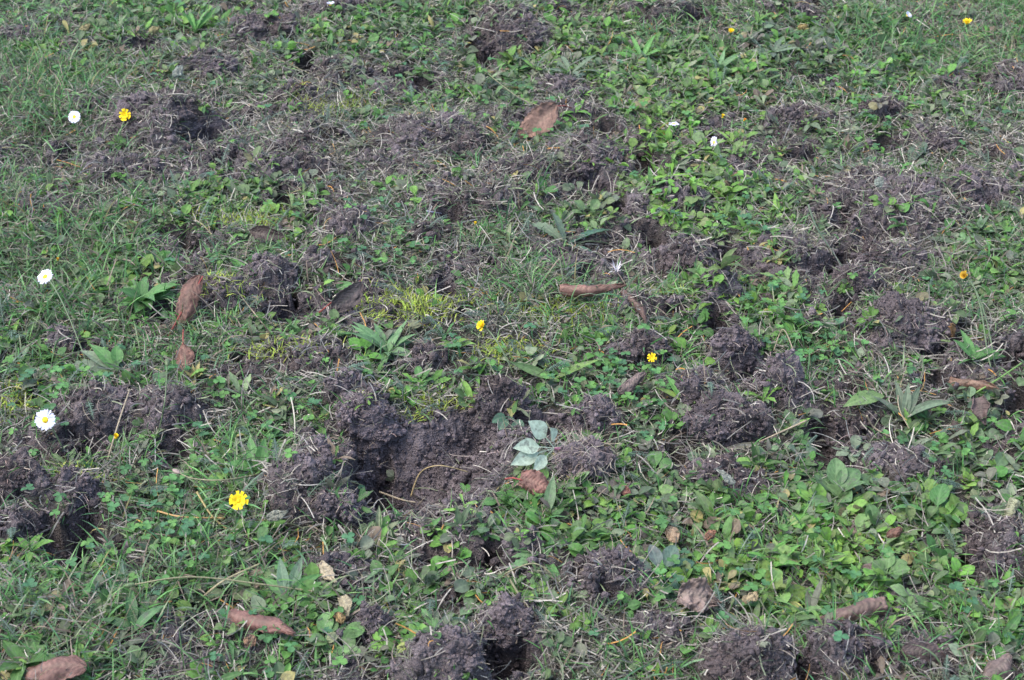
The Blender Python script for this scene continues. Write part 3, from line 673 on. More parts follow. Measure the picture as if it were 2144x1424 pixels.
# moss
A = Acc(); x, y, r = scatter(1100000, 26); u, v = proj(x, y)
k = lim(gauss(u, v, G_MOSS)*1.0*sst(-0.6, 0.1, fb2(x, y, 30, 2, 141)), r); x, y, u, v = x[k], y[k], u[k], v[k]
z, s, h, on = top(x, y); k = h < 0.3; x, y, z = x[k], y[k], z[k]; n = len(x)
leaves(A, np.stack([x, y, z], 1), r.random(n)*6.28, np.clip(r.normal(0.9, 0.4, n), 0.1, 1.5), 0, 0.007+0.011*r.random(n), 0.0011+0.0010*r.random(n), 'blade', 0.3, r.normal(0.6, 0.6, n),
       np.array([[0.30, 0.38, 0.05]])*(0.6+0.7*r.random((n, 1)))*(1+0.06*r.normal(size=(n, 3))), nt=4, ns=2)
tag(A.build('moss', M_MOSS), 'yellow green moss in small cushions between the weeds', 'moss', kind='stuff')

# loose soil crumbs on the ground
A = Acc(); x, y, r = scatter(560000, 27); z, s, h, on = top(x, y)
k = lim((s**1.5*0.95+0.02)*(1-0.35*h)*(1-0.8*on), r); x, y, z = x[k], y[k], z[k]; n = len(x)
wv = GAREA[mk]*np.clip(1.15-GN[mk, 2], 0, 1)*gs[mk]; pk = mk[r.choice(len(mk), 70000, p=wv/wv.sum())]
P_ = np.concatenate([np.stack([x, y, z], 1), GP[pk]+r.normal(0, 0.0008, (len(pk), 3))]); n = len(P_)
sz = 0.0009+0.0014*r.random(n)**2+0.0045*r.random(n)**16
crumbs(A, P_+np.array([0, 0, 1.0])*sz[:, None]*0.3, sz, np.array([[1.0, 0.98, 1.0]])*(0.6+0.85*r.random((n, 1))))
tag(A.build('soil_crumbs', M_SOIL), 'loose dark crumbs of earth strewn over the dug patches', 'soil crumbs', kind='stuff')
# fine root fibres in the soil
A = Acc(); x, y, r = scatter(170000, 28); z, s, h, on = top(x, y)
k = lim((s*0.55+0.05)*(1-0.65*h), r); x, y, z = x[k], y[k], z[k]; n = len(x)
leaves(A, np.stack([x, y, z+0.001], 1), r.random(n)*6.28, r.normal(0.3, 0.4, n), r.random(n)*3, 0.006+0.022*r.random(n)**2, 0.0004+0.0005*r.random(n), 'stripe', 0, r.normal(0.8, 1.4, n), root_col(n),
       nt=6, ns=2, sway=r.normal(0, 0.5, n))
tag(A.build('root_fibres', M_ROOT), 'thin pale root fibres sticking out of the dug soil', 'roots', kind='stuff')

# ------------------------------------------------------------------ single plants
def plant(u, v, label, specs, cat='plant', name='weed_plant', lift=0.004, group=None):
    """specs: list of (direction deg in the ground plane, 0 = right, 90 = away; length cm; width cm; kind; pitch deg; curl; colour)"""
    p = on_ground(u, v); p.z += lift
    e = empty(name, p, label, cat, group)
    for (dg, L, W, kind, pt, cu, c) in specs:
        B = Acc()
        leaves(B, [(0, 0, 0)], math.radians(dg), math.radians(pt), RNG.normal(0, 0.3), L/100, W/100, kind, 0.25, cu, c, sway=RNG.normal(0, 0.12), nt=30 if kind == 'tooth' else 18, ns=9, wav=0.004)
        B.build('leaf', M_BIG, e)
    return e
def ros(n, L, W, kind, pt, cu, c, a0=0, span=360, jit=24):
    o = []
    for i in range(n):
        f = 0.62+0.55*random.random(); k = 0.7+0.5*random.random()
        o.append((a0+span*i/n+random.uniform(-jit, jit), L*f, W*(0.85+0.3*random.random()), kind, pt+random.uniform(-22, 18), cu+random.uniform(-.45, .45), tuple(q_*k for q_ in c)))
    return o
LG = (0.11, 0.215, 0.085); MG = (0.07, 0.185, 0.045); DG = (0.05, 0.115, 0.07); GG = (0.10, 0.145, 0.085); BG = (0.08, 0.21, 0.045); PG = (0.30, 0.36, 0.27); YG = (0.28, 0.33, 0.09)
PL = [
 (812,745,'light green rosette of long smooth leaves above the large pit', ros(15,5.2,1.15,'lance',42,.7,LG)),
 (410,75,'bright green upright rosette at the top edge, left part', ros(9,5.2,1.1,'tooth',60,.6,BG,-10,200)),
 (1345,130,'fan of bright green narrow leaves near the top, right of the dead leaf', ros(12,5.0,0.8,'lance',35,.5,BG,-20,220)),
 (1505,150,'pale lance leaved rosette below the small yellow flower at the top', ros(9,5.0,0.9,'lance',35,.6,LG)),
 (1195,160,'grey green toothed rosette growing on the soil lump above the big brown leaf', ros(12,6.0,0.9,'tooth',22,.9,GG)),
 (1185,520,'large toothed leaves spreading at centre, above the rolled bark leaf', [(140,6.5,1.9,'tooth',35,.9,GG),(115,6.0,1.9,'tooth',45,.8,GG),(35,8.0,1.8,'tooth',15,.6,DG),(20,7.0,1.5,'tooth',8,.5,GG),(200,4.0,1.5,'tooth',15,.8,DG),(330,4.5,1.3,'tooth',10,.5,DG)]),
 (1385,1215,'blue green rosette of spoon shaped leaves at the right of the dark lump', [(155,4.2,1.9,'oval',25,.6,(0.09,.14,.10)),(110,3.8,1.5,'oval',40,.6,(0.10,.13,.11)),(60,4.2,1.8,'oval',30,.6,(0.085,.14,.10)),(20,4.0,1.7,'oval',20,.6,DG),(330,3.8,1.7,'oval',15,.7,DG),(290,4.0,1.6,'oval',12,.8,(0.09,.14,.10)),(250,3.8,1.3,'oval',12,.9,DG),(210,3.4,1.2,'oval',12,.8,DG),(90,1.8,.7,'lance',60,.3,BG)]),
 (1142,1172,'toothed leaves pointing left from a soil lump, below the large pit', [(165,4.2,1.0,'tooth',15,.4,LG),(180,3.6,1.1,'tooth',14,.4,LG),(205,4.8,1.2,'tooth',12,.3,LG),(110,5.0,.9,'tooth',30,.6,MG),(285,5.0,.9,'lance',5,.5,MG),(60,2.6,.8,'tooth',30,.6,MG)]),
 (912,1328,'yellow tipped toothed leaves drooping over the heap at the bottom', [(215,5.2,2.1,'tooth',18,.9,YG),(250,4.6,2.0,'tooth',16,1.0,GG),(182,3.4,1.0,'tooth',25,.7,MG),(120,3.0,.9,'tooth',30,.6,MG)]),
 (1692,1378,'tiny seedling with four spoon leaves between two mounds at the bottom', [(95,1.7,.9,'spat',35,.3,LG),(15,1.8,.9,'spat',20,.3,LG),(165,1.5,.9,'spat',20,.3,MG),(300,1.8,.9,'spat',12,.3,LG),(240,1.3,.8,'spat',12,.3,LG)]),
 (1893,885,'grey green lance leaved rosette below the root matted mound on the right', ros(10,5.2,1.0,'lance',35,.7,GG,-10,200)),
 (1850,835,'single broad pointed leaf lying on the grass at right', [(203,6.0,2.0,'lance',12,.4,(0.13,.21,.07))]),
 (250,785,'dusty grey green large leaves fanning left over the dark lump', [(172,6.5,2.0,'tooth',15,.5,GG),(155,6.0,1.8,'lance',25,.5,(0.15,.20,.12)),(140,5.5,1.6,'lance',35,.5,MG),(190,5.0,1.4,'lance',10,.5,GG),(105,3.6,1.5,'oval',45,.5,MG)]),
 (300,640,'dense green rosette of broad leaves left of the standing brown leaf', ros(14,5.2,1.5,'lance',38,.8,MG)),
 (600,1262,'pair of long blunt leaves below the narrow hole at lower left', [(105,4.6,1.2,'lance',40,.4,(0.09,.16,.09)),(65,5.0,1.2,'lance',35,.5,(0.11,.18,.10)),(45,4.6,1.1,'lance',28,.6,MG),(130,3.6,1.0,'lance',30,.6,MG)]),
 (1145,1085,'single oblong leaf standing upright right of the fallen brown leaf', [(80,4.6,1.2,'lance',40,.2,(0.10,.165,.075)),(290,2.0,1.1,'oval',30,.5,MG)]),
 (1160,800,'uprooted plantain leaves drooping beside the pit rim', [(165,6.0,1.1,'lance',20,-.3,(0.12,.2,.07)),(18,6.0,1.0,'lance',25,.2,(0.13,.22,.05)),(262,3.6,1.8,'lance',-5,.8,GG),(240,4.0,1.2,'lance',-10,1.0,GG)]),
 (1070,870,'dark glossy small leaves hanging over the right rim of the pit', [(230,2.6,1.3,'oval',10,.7,DG),(300,3.0,1.5,'oval',5,.8,DG),(80,3.0,1.2,'lance',40,.4,(0.20,.2,.06)),(190,2.4,1.2,'oval',15,.6,DG)]),
 (1432,840,'yellow green striped leaves left of the crumbly heap, right of centre', [(120,4.2,1.0,'lance',35,.5,BG),(150,4.0,1.0,'lance',20,.5,(0.16,.25,.05)),(260,3.6,2.0,'tooth',10,.7,(0.17,.21,.12)),(290,3.2,1.6,'oval',5,.7,GG)]),
 (1600,905,'dusty long leaves and stalks below the tall lump, right of centre', [(150,5.6,1.3,'tooth',18,.4,GG),(25,5.6,.9,'lance',15,.4,GG),(200,6.5,.8,'lance',6,.2,(0.18,.17,.12)),(330,5.0,.9,'lance',5,.3,(0.15,.17,.11)),(250,4.0,1.3,'tooth',8,.5,GG)]),
 (700,620,'soft green leaves right of the purple dead leaf', ros(6,2.8,1.2,'oval',25,.6,MG,-60,150)),
 (2010,520,'dusty large leaf lying at the right, above the wilted flower', [(160,4.8,2.4,'tooth',10,.4,GG),(20,3.4,1.4,'lance',30,.6,LG),(70,3.0,1.2,'lance',30,.6,LG),(340,3.0,1.4,'oval',15,.6,MG)]),
 (1930,300,'broad flat grey leaf leaning on a soil lump at upper right', [(250,6.5,2.8,'lance',-5,.2,(0.085,.12,.08)),(40,4.0,1.2,'lance',15,.3,GG)]),
 (330,135,'wide grey green lobed leaf left of the small soil lump near the top', [(15,6.0,2.4,'tooth',8,.3,GG),(60,4.5,2.0,'tooth',15,.4,GG),(330,3.6,1.8,'oval',8,.3,(.25,.32,.24)),(200,4.0,1.8,'tooth',8,.4,MG)]),
 (300,340,'long dusty leaf lying below the tall mound at upper left', [(295,7.5,1.6,'lance',4,.2,GG),(320,5.0,1.2,'tooth',8,.3,GG),(150,4.0,1.2,'lance',10,.3,GG)]),
 (430,305,'narrow toothed leaves on the edge of the hollow at upper left', ros(8,3.6,.8,'tooth',30,.6,GG)),
 (280,1330,'tuft of broad green blades at the bottom left', ros(6,4.6,1.0,'lance',30,.6,(0.06,.14,.05),20,150)),
 (50,1400,'bright glossy leaves in the bottom left corner', ros(7,4.6,1.6,'lance',25,.5,(0.075,.17,.04))),
 (540,1010,'plantain leaves beside the large yellow flower', [(70,4.5,1.5,'lance',45,.5,MG),(110,5.0,1.4,'lance',40,.5,MG),(15,4.0,1.3,'lance',15,.4,(0.06,.125,.045)),(160,3.6,2.2,'oval',30,.5,MG),(240,3.2,2.2,'oval',20,.6,MG)]),
 (1830,1400,'low leafy sprig right of the dark mound at the bottom', ros(6,2.8,1.0,'spat',25,.5,MG)),
 (1960,1090,'big dark oval leaves near the right edge, lower part', ros(7,4.4,2.0,'oval',30,.6,MG)),
 (1750,1050,'cluster of large oval leaves in the lower right green patch', ros(9,4.2,2.1,'oval',35,.6,(0.08,.155,.055))),
 (1620,1270,'yellowing oval leaves right of the grey brown dead leaf', [(95,4.0,2.0,'oval',35,.5,(0.15,.22,.05)),(140,3.6,1.8,'oval',25,.5,(0.16,.22,.06)),(20,3.8,1.8,'oval',20,.5,(0.15,.24,.04)),(320,3.4,1.8,'oval',10,.4,(0.36,.36,.10)),(190,3.6,1.8,'oval',20,.5,MG),(240,3.0,1.6,'oval',10,.5,MG)]),
 (1855,1210,'small bright round leaves left of centre in the lower right patch', ros(9,2.8,1.4,'oval',32,.6,(0.10,.19,.06))),
 (2040,760,'long leaved plant near the black hole at the right edge', ros(8,4.0,1.1,'lance',35,.6,MG)),
 (700,1350,'lobed bright leaf clump left of the bottom heap', ros(8,3.0,2.0,'round',30,.5,(0.10,.20,.06))),
 (2095,1350,'blade like grey green leaves in the lower right corner', ros(6,4.0,1.0,'lance',40,.5,MG)),
 (860,30,'bright leaves at the top edge, left of the steep soil mound', ros(8,3.2,1.2,'oval',35,.5,MG)),
 (1620,115,'toothed grey leaf plant under the yellow scrap near the top right', ros(8,4.4,1.2,'tooth',28,.6,GG)),
 (880,810,'small leaves on the turf bridge above the pit', ros(7,2.6,1.1,'oval',30,.5,MG)),
 (980,845,'wide rounded leaf cluster right on the turf above the pit', ros(7,3.2,1.5,'oval',30,.5,(0.09,.17,.06))),
]
for (u, v, lab, sp) in PL: plant(u, v, lab, sp)

# uprooted plant with its own clod, lying right of the pit
p = on_ground(1160, 975)
e = empty('uprooted_plant', p, 'uprooted plant with pale green leaves lying beside the pit', 'plant')
stem_end = np.array((0.0, 0.0, 0.024))
for (u2, v2, L, W, z0) in ((1110,888,4.2,1.9,.052),(1082,940,3.6,1.6,.034),(1078,972,3.4,1.6,.022),(1152,900,3.6,1.6,.046),(1120,985,2.6,1.2,.020)):
    q_ = at(u2, v2, z0); dv = Vector(q_)-Vector((p.x, p.y, p.z+0.024))
    ya = math.atan2(dv.y, dv.x); hl = math.hypot(dv.x, dv.y); pt = math.atan2(dv.z, hl)
    B = Acc(); leaves(B, [stem_end], ya, pt+0.15, RNG.normal(-0.6, 0.25), dv.length*1.12, W/100*1.15, 'ovate', 0.25, 0.3, (0.36, 0.44, 0.33), nt=20, ns=9); B.build('leaf', M_BIG, e)
B = Acc(); tube(B, [stem_end, stem_end+(0.012, 0, -0.001), stem_end+(0.022, 0.002, -0.006)], [0.0014, 0.002, 0.0022], (0.26, 0.10, 0.16)); B.build('stem', M_GRASS, e)
q_ = at(1225, 962, 0.018); cc_ = np.array([q_.x-p.x, q_.y-p.y, 0.014])
Ac, rp, rn = clod_mesh(cc_, 0.030, 0.024, 0.021, 77, 5); ob = Ac.build('root_ball', M_SOIL, e)
k = len(rp)*2; rp2 = np.repeat(rp, 2, 0); R = Acc(); leaves(R, rp2, RNG.random(k)*6.28, RNG.normal(0.1, 0.5, k), 0, 0.008+0.02*RNG.random(k), 0.0006, 'stripe', 0, RNG.normal(0.6, 1.2, k), root_col(k), nt=6, ns=2, sway=RNG.normal(0, .4, k)); R.build('roots', M_ROOT, ob)

# ------------------------------------------------------------------ fallen leaves
def dead(u1, v1, z1, u2, v2, z2, Wcm, label, A_=1.0, P_=1.0, roll=0.0, bow=0.0, col=(0.20, 0.105, 0.08), stalk=None, name='fallen_leaf', cat='dead leaf', kind='beech', ruff=1.0, stalkcol=(0.25, 0.06, 0.05), nh=(0, -0.5, 0.85)):
    g1 = on_ground(u1, v1); g2 = on_ground(u2, v2)
    a = at(u1, v1, g1.z+z1/100); b = at(u2, v2, g2.z+z2/100)
    a = np.array(a); b = np.array(b); ax_ = b-a; L = np.linalg.norm(ax_); ax_ = ax_/L
    up = np.array(nh, dtype=float); side = np.cross(up, ax_); side /= np.linalg.norm(side); up = np.cross(ax_, side)
    s_, u_ = side*math.cos(roll)+up*math.sin(roll), -side*math.sin(roll)+up*math.cos(roll)
    nt_, ns_ = 46, 33; t = np.linspace(0, 1, nt_); s = np.linspace(-1, 1, ns_); ds = s[1]-s[0]
    W = Wcm/100/2; sd = int(u1*7+v1)
    ed = 1+0.05*np.sin(t*60+u1)+0.05*n2(t, t*0, 9, sd)
    hw = prof(kind, np.clip(t*0.97+0.015, 0, 1))*ed*W+0.0006
    phi = A_*np.sign(s)*np.abs(s)**P_
    P = np.zeros((nt_, ns_, 3)); mid = ns_//2
    for i_ in range(nt_):
        sc_ = hw[i_]; wob = 1+0.16*math.sin(t[i_]*7+u1)+0.10*math.sin(t[i_]*17+v1)
        pm = phi*wob*(0.6+0.4*hw[i_]/W); cx = np.cos(pm)*ds*sc_; cz = np.sin(pm)*ds*sc_
        X_ = np.concatenate([[0], np.cumsum((cx[1:]+cx[:-1])/2)]); Z_ = np.concatenate([[0], np.cumsum((cz[1:]+cz[:-1])/2)])
        X_ -= X_[mid]; Z_ -= Z_[mid]
        vn = 0.00045*np.sin((t[i_]-0.35*np.abs(s)*0.5)*75)*np.clip(1-np.abs(s), 0, 1)**0.4*min(ruff, 1)
        rf = (0.0019*n2(np.full(ns_, t[i_]*6.0), s*2.2, 1.3, sd)+0.0010*n2(np.full(ns_, t[i_]*16.0), s*6.0, 1.0, sd+1))*ruff*(0.35+np.abs(s))
        P[i_] = a+ax_*(t[i_]*L)+u_*(bow/100*math.sin(math.pi*t[i_]))+s_*(L*0.05*math.sin(math.pi*t[i_]*1.3+u1))+s_[None]*X_[:, None]+u_[None]*(Z_+vn+rf)[:, None]
    lu = np.zeros((nt_, ns_, 3)); lu[..., 0] = t[:, None]; lu[..., 1] = s[None]
    i = np.arange(nt_-1)[:, None]*ns_; j = np.arange(ns_-1)[None, :]
    q = np.stack([i+j, i+j+1, i+j+1+ns_, i+j+ns_], -1).reshape(-1, 4)
    o0 = a-np.array([0, 0, 0.0]); B = Acc()
    cn = n2(np.repeat(t*5, ns_), np.tile(s*2, nt_), 1.0, sd+3)[:, None]
    tcol = np.array(col); tcol = tcol*0.74 if tcol[0] < 0.3 else tcol*0.78
    tcol = (tcol*0.8+tcol.mean()*0.2)*np.array([0.90, 0.98, 0.92]); tcol = tcol*(0.72 if tcol[0] > 0.25 else 1)
    B.add(P-o0, tcol[None]*np.array([0.98, 0.87, 0.86])*(1+0.42*cn), lu, quads=q)
    e = empty(name, tuple(o0), label, cat, 'fallen brown leaves')
    ob = B.build('blade', M_DEAD, e); md = ob.modifiers.new('thick', 'SOLIDIFY'); md.thickness = 0.0005; md.offset = 0
    if stalk:
        g3 = on_ground(*stalk[:2]); c = np.array(at(stalk[0], stalk[1], g3.z+stalk[2]/100))
        m = (a+c)/2+np.array([0, 0, 0.002]); B = Acc(); tube(B, [a-o0+ax_*0.004, a-o0, m-o0, c-o0], [0.0006, 0.0009, 0.0008, 0.0011], stalkcol); B.build('stalk', M_ROOT, e)
    return e
BR = (0.215, 0.115, 0.085); DK = (0.10, 0.065, 0.062); RB = (0.20, 0.09, 0.062); GB = (0.165, 0.115, 0.105)
dead(1168,222,3.4,1083,287,0.8,4.4,'large light brown dead leaf with ribbed veins lying on a soil lump',0.6,1,0.0,0.8,(0.25,0.135,0.095),(1196,226,2.4),nh=(0,-.8,.6))
dead(425,578,4.2,364,692,0.3,3.0,'brown dead leaf standing on edge in the grass left of a soil lump',-0.8,1,0.0,0.8,RB,(352,705,0.3),nh=(-.2,-.9,.35))
dead(383,722,1.8,384,785,0.4,2.4,'small reddish brown leaf below the standing one, left side',-0.6,1,0.0,0.4,RB,(384,690,1.5),nh=(0,-.9,.4))
dead(524,486,2.2,596,496,1.8,2.6,'dark folded dead leaf in the moss at upper left',1.3,1,0.2,0.3,(0.085,0.055,0.05))
dead(755,588,3.8,698,660,0.4,2.8,'dark purple brown dead leaf leaning beside a hole at centre left',0.6,1,0.0,0.3,(0.125,0.095,0.098),(668,655,0.6),nh=(.2,-.8,.5))
dead(1172,600,2.2,1312,604,2.6,3.0,'rolled reddish bark like leaf lying across the middle',-2.2,1,0.1,0.5,(0.26,0.12,0.09),ruff=1.6,kind='blade')
dead(1306,606,2.8,1352,676,1.5,1.9,'thin dark twisted strip hanging from the rolled leaf at centre',-1.9,1,0.4,-0.4,(0.12,0.065,0.055),kind='blade')
dead(1292,820,2.0,1354,784,2.6,2.0,'small rolled grey brown leaf left of the crumbly heap',-1.5,1,0.3,0.3,GB)
dead(1088,1004,2.0,1168,1024,1.4,2.5,'reddish brown leaf with red stalk below the uprooted plant',-0.4,1,0.0,0.3,(0.24,0.105,0.08),(1058,1003,1.6),kind='blade',nh=(0,-.7,.7))
dead(482,1276,2.4,612,1334,2.0,4.6,'rolled reddish brown leaf with a dark split at lower left',-2.3,1,0.1,0.2,(0.25,0.11,0.09),kind='blade',ruff=1.4)
dead(1420,1244,2.2,1508,1262,1.6,3.4,'grey brown crumpled leaf above the mound at lower right',0.7,1,0.2,0.4,(0.25,0.18,0.16),kind='blade',ruff=3.0)
dead(1858,1268,2.4,1715,1288,2.0,4.0,'long double rolled brown leaf at lower right',-2.2,1,0.1,0.3,(0.23,0.135,0.115),kind='blade',ruff=1.4)
dead(180,1404,1.6,38,1414,0.6,3.4,'brown dead leaf lying in the bottom left corner',-0.9,1,0.3,1.0,(0.21,0.10,0.08))
dead(1890,1352,1.6,1985,1388,0.5,2.8,'dark brown leaf partly sunk in grass at lower right',-1.2,1,0.3,0.4,DK)
dead(2112,1368,2.0,2062,1440,0.5,2.8,'brown rolled leaf cut by the bottom edge at right',-1.4,1,0.1,0.4,GB)
dead(2044,833,3.0,2064,890,1.6,3.0,'pair of dark brown rolled edges upright at the right side',2.6,2.0,0.1,0.1,(0.15,0.10,0.095),kind='blade')
dead(1990,792,2.4,2088,818,1.8,2.4,'narrow orange brown rolled leaf at the right side',-1.8,1,0.2,0.3,(0.23,0.125,0.08),kind='blade',ruff=1.6)
dead(1804,1078,1.4,1792,1116,0.6,1.6,'small brown leaf among dark oval leaves at right',-1.0,1,0.2,0.2,GB)
dead(1886,1103,1.6,1856,1128,0.8,1.3,'small red brown curled leaf among oval leaves at right',-1.3,1,0.2,0.2,RB)
dead(1808,1185,1.2,1838,1200,0.6,1.4,'tiny mauve brown leaf in the lower right green patch',-0.6,1,0.2,0.1,GB)
dead(1588,618,1.2,1622,632,0.6,1.6,'small dark leaf in round green leaves right of the deep hole',-0.7,1,0.2,0.2,DK)
dead(1996,880,1.0,2016,912,0.5,1.2,'dark shrivelled leaf under the upright rolled pair',-1.0,1,0.2,0.2,DK)
dead(1395,1105,1.6,1420,1135,1.0,1.5,'cream and orange withered leaf right of the brown leaf',-0.8,1,0.3,0.2,(0.50,0.34,0.20),name='withered_leaf')
dead(1298,1018,1.5,1318,1036,1.0,1.2,'salmon red withered leaf beside the uprooted plant root ball',-0.8,1,0.3,0.2,(0.45,0.17,0.12),name='withered_leaf')
dead(670,1178,1.6,700,1222,0.8,1.5,'cream coloured broken leaf scrap below the large pit',-0.5,1,0.4,0.2,(0.56,0.47,0.30),name='withered_leaf',kind='blade')
dead(716,1248,1.4,730,1290,0.8,1.3,'pale leaf scrap yellow at its lower end, left of a small lump',-0.6,1,0.4,0.2,(0.58,0.50,0.30),name='withered_leaf',kind='blade')
dead(708,1282,1.4,716,1306,0.8,1.0,'small orange yellow scrap under the pale leaf scrap',-0.6,1,0.4,0.2,(0.56,0.36,0.12),name='withered_leaf')
dead(1560,1262,1.8,1582,1240,1.8,1.3,'pale yellow round dead leaf in the lower right',-0.2,1,-0.5,0.1,(0.52,0.40,0.20),name='withered_leaf')
dead(2128,1045,2.6,2102,1092,1.0,1.4,'pale green cut stalk leaning at the right edge',-1.2,1,0.3,0.1,(0.42,0.45,0.26),name='cut_stalk',cat='stalk',kind='stripe')
dead(2112,1092,1.2,2128,1122,0.4,0.9,'whitish leaf rib under the cut stalk at the right edge',-0.8,1,0.3,0.1,(0.48,0.50,0.44),name='withered_leaf')
dead(362,158,1.6,384,138,1.8,1.5,'pale leaf underside shining beside a soil lump at upper left',-0.4,1,0.2,0.1,(0.36,0.42,0.36),name='pale_leaf',cat='leaf')
dead(1832,388,3.4,1850,374,3.8,1.3,'pale blue green leaf on the large soil heap',-0.4,1,0.3,0.1,(0.36,0.44,0.38),name='pale_leaf',cat='leaf')
dead(1455,1262+2,1.2,1438,1245,1.4,0.9,'red brown leaf fragment at the left of the grey brown leaf',-0.9,1,0.3,0.1,RB)
dead(1476,1130,1.4,1498,1112,1.6,1.0,'small orange curled tip in the bright green patch at right',-1.2,1,0.2,0.1,(0.34,0.15,0.08),name='withered_leaf')
dead(515,1335,1.3,532,1352,0.6,1.2,'orange brown scrap under the rolled split leaf',-0.6,1,0.3,0.1,(0.36,0.20,0.11),name='withered_leaf')
dead(1562,1330,3.6,1600,1352,3.4,0.7,'pale green stalk piece lying on the mound at the bottom',-1.2,1,0.1,0,(0.36,0.42,0.30),name='cut_stalk',cat='stalk',kind='stripe')
dead(560,1090,1.6,602,1068,1.8,1.1,'pale grey dry leaf at the foot of the heap left of the pit',-0.6,1,0.3,0.1,(0.40,0.42,0.33),name='withered_leaf',kind='blade')
dead(1540,1010,1.8,1500,985,1.8,1.0,'whitish leaf lying on loose soil right of the small black hole',-0.5,1,0.3,0.1,(0.38,0.42,0.36),name='pale_leaf',cat='leaf')
dead(1992,678,1.8,1998,706,1.0,0.9,'orange withered petal leaf on the soil at right',-0.9,1,0.3,0.1,(0.52,0.26,0.08),name='withered_leaf')
dead(1672,60,1.6,1690,52,1.6,1.1,'yellow leaf scrap near the top right',-0.5,1,0.3,0.1,(0.50,0.36,0.08),name='withered_leaf')
for (u, v, lab, c) in ((175,58,'yellow spotted leaf at the top left','y'),(322,62,'yellow leaf low in a dark plant at the top left','y'),(1420,985,'','y'),):
    if lab: dead(u-8,v+6,1.6,u+12,v-6,1.8,1.3,lab,-0.5,1,0.3,0.1,(0.42,0.36,0.12),name='yellow_leaf',cat='leaf')

# ------------------------------------------------------------------ flowers
def frame(n):
    n = Vector(n).normalized(); q_ = n.to_track_quat('Z', 'Y'); return np.array(q_.to_matrix())
def flower(u, v, hz, rad, normal, label, typ='daisy', foot=None, name=None, openness=1.0, col=None):
    """head centre seen at (u, v), hz cm above the ground; rad cm; normal = facing; foot = pixel where the stalk enters the ground"""
    fu, fv = foot if foot else (u+10, v+hz*14)
    f = on_ground(fu, fv)
    c = at(u, v, f.z+hz/100)
    name = name or ('daisy' if typ == 'daisy' else 'yellow_flower')
    e = empty(name, f, label, 'daisy' if typ == 'daisy' else 'flower', 'daisies in the lawn' if typ == 'daisy' else 'yellow hawkbit flowers in the lawn')
    c = np.array(c)-np.array(f); R = frame(normal); rad = rad/100
    B = Acc(); T = Acc()
    if typ == 'daisy':
        n = 34; th = np.arange(n)*2*math.pi/n+RNG.normal(0, 0.05, n)
        cc = np.repeat(np.array([[0.72, 0.71, 0.82]]), n, 0)
        T2 = Acc(); leaves(T2, np.stack([np.cos(th), np.sin(th), 0*th], 1)*rad*0.25+np.array([0, 0, 0.0])+np.stack([0*th, 0*th, RNG.random(n)*0.0012], 1), th, math.radians((1-openness)*75+8)+RNG.normal(0, 0.12, n), RNG.normal(0, 0.15, n), rad*0.76*(1+RNG.normal(0, 0.05, n)), rad*0.25, 'petal', 0.1, 0.25, cc, nt=6, ns=3)
        dv, df = ICO[3]; D = dv*np.array([rad*0.33, rad*0.33, rad*0.2])*(1+0.05*RNG.normal(size=(len(dv), 1)))
        dcol = (0.78, 0.52, 0.03)
    else:
        n = 22; th = np.arange(n)*2*math.pi/n+RNG.normal(0, 0.12, n)
        lay = (np.arange(n) % 2); cc = np.repeat(np.array([col or (0.82, 0.60, 0.015)]), n, 0)*(0.9+0.15*RNG.random((n, 1)))
        T2 = Acc(); leaves(T2, np.stack([np.cos(th), np.sin(th), 0*th], 1)*rad*0.08+np.stack([0*th, 0*th, 0.001*lay], 1), th, math.radians((1-openness)*80+10)+lay*0.35+RNG.normal(0, 0.12, n), RNG.normal(0, 0.15, n), rad*(0.95-0.28*lay), rad*0.37, 'strap', 0.1, 0.2, cc, nt=6, ns=3)
        dv, df = ICO[2]; D = dv*np.array([rad*0.22, rad*0.22, rad*0.22])*(1+0.2*RNG.normal(size=(len(dv), 1)))+np.array([0, 0, rad*0.12])
        dcol = (0.80, 0.50, 0.01)
    V = np.concatenate(T2.v)@R.T+c
    B.add(V, np.concatenate(T2.c), np.concatenate(T2.l), quads=np.concatenate(T2.q)); B.build('petals', M_PETAL, e)
    B = Acc(); B.add(D@R.T+c, dcol, None, tris=df); B.build('flower_centre', M_DISC, e)
    B = Acc(); dv, df = ICO[2]; D = dv*np.array([rad*0.30, rad*0.30, rad*0.34])+np.array([0, 0, -rad*0.28]); B.add(D@R.T+c, (0.075, 0.13, 0.05), None, tris=df); B.build('calyx', M_GRASS, e)
    B = Acc(); t = np.linspace(0, 1, 10)[:, None]; s0 = c-R[:, 2]*rad*0.5; k = np.array([0, 0, 1.0])*np.linalg.norm(s0)*0.25
    pts = (1-t)**2*np.zeros(3)+2*t*(1-t)*(s0*0.5+k)+t**2*s0
    tube(B, pts, 0.0009, (0.12, 0.17, 0.08)); B.build('stem', M_GRASS, e)
    return e
VW = (0, -0.8, 0.6)
flower(95,580,5.0,1.10,(-0.35,-0.55,0.85),'white daisy tilted left in the long grass, upper of the two large ones',foot=(185,770))
flower(95,879,5.0,1.18,(0.05,-0.85,0.6),'white daisy facing the viewer, lower of the two large ones',foot=(140,960))
flower(156,245,3.0,1.0,(-0.1,-0.75,0.75),'white daisy left of the yellow flower at upper left',foot=(165,290))
flower(1411,260,2.2,0.85,(0.0,0.1,1.0),'small daisy seen from the side right of the big brown leaf',foot=(1415,285))
flower(1496,298,2.2,0.90,(-0.9,-0.35,0.25),'narrow daisy turned sideways below the orange buds',foot=(1510,330))
flower(1900,33,2.4,0.8,(0.5,-0.2,0.6),'half closed tiny daisy at the top right',foot=(1905,60),openness=0.5)
flower(692,10,2.0,0.8,(0.0,0.2,1.0),'pale daisy cut by the top edge',foot=(695,30),openness=0.6)
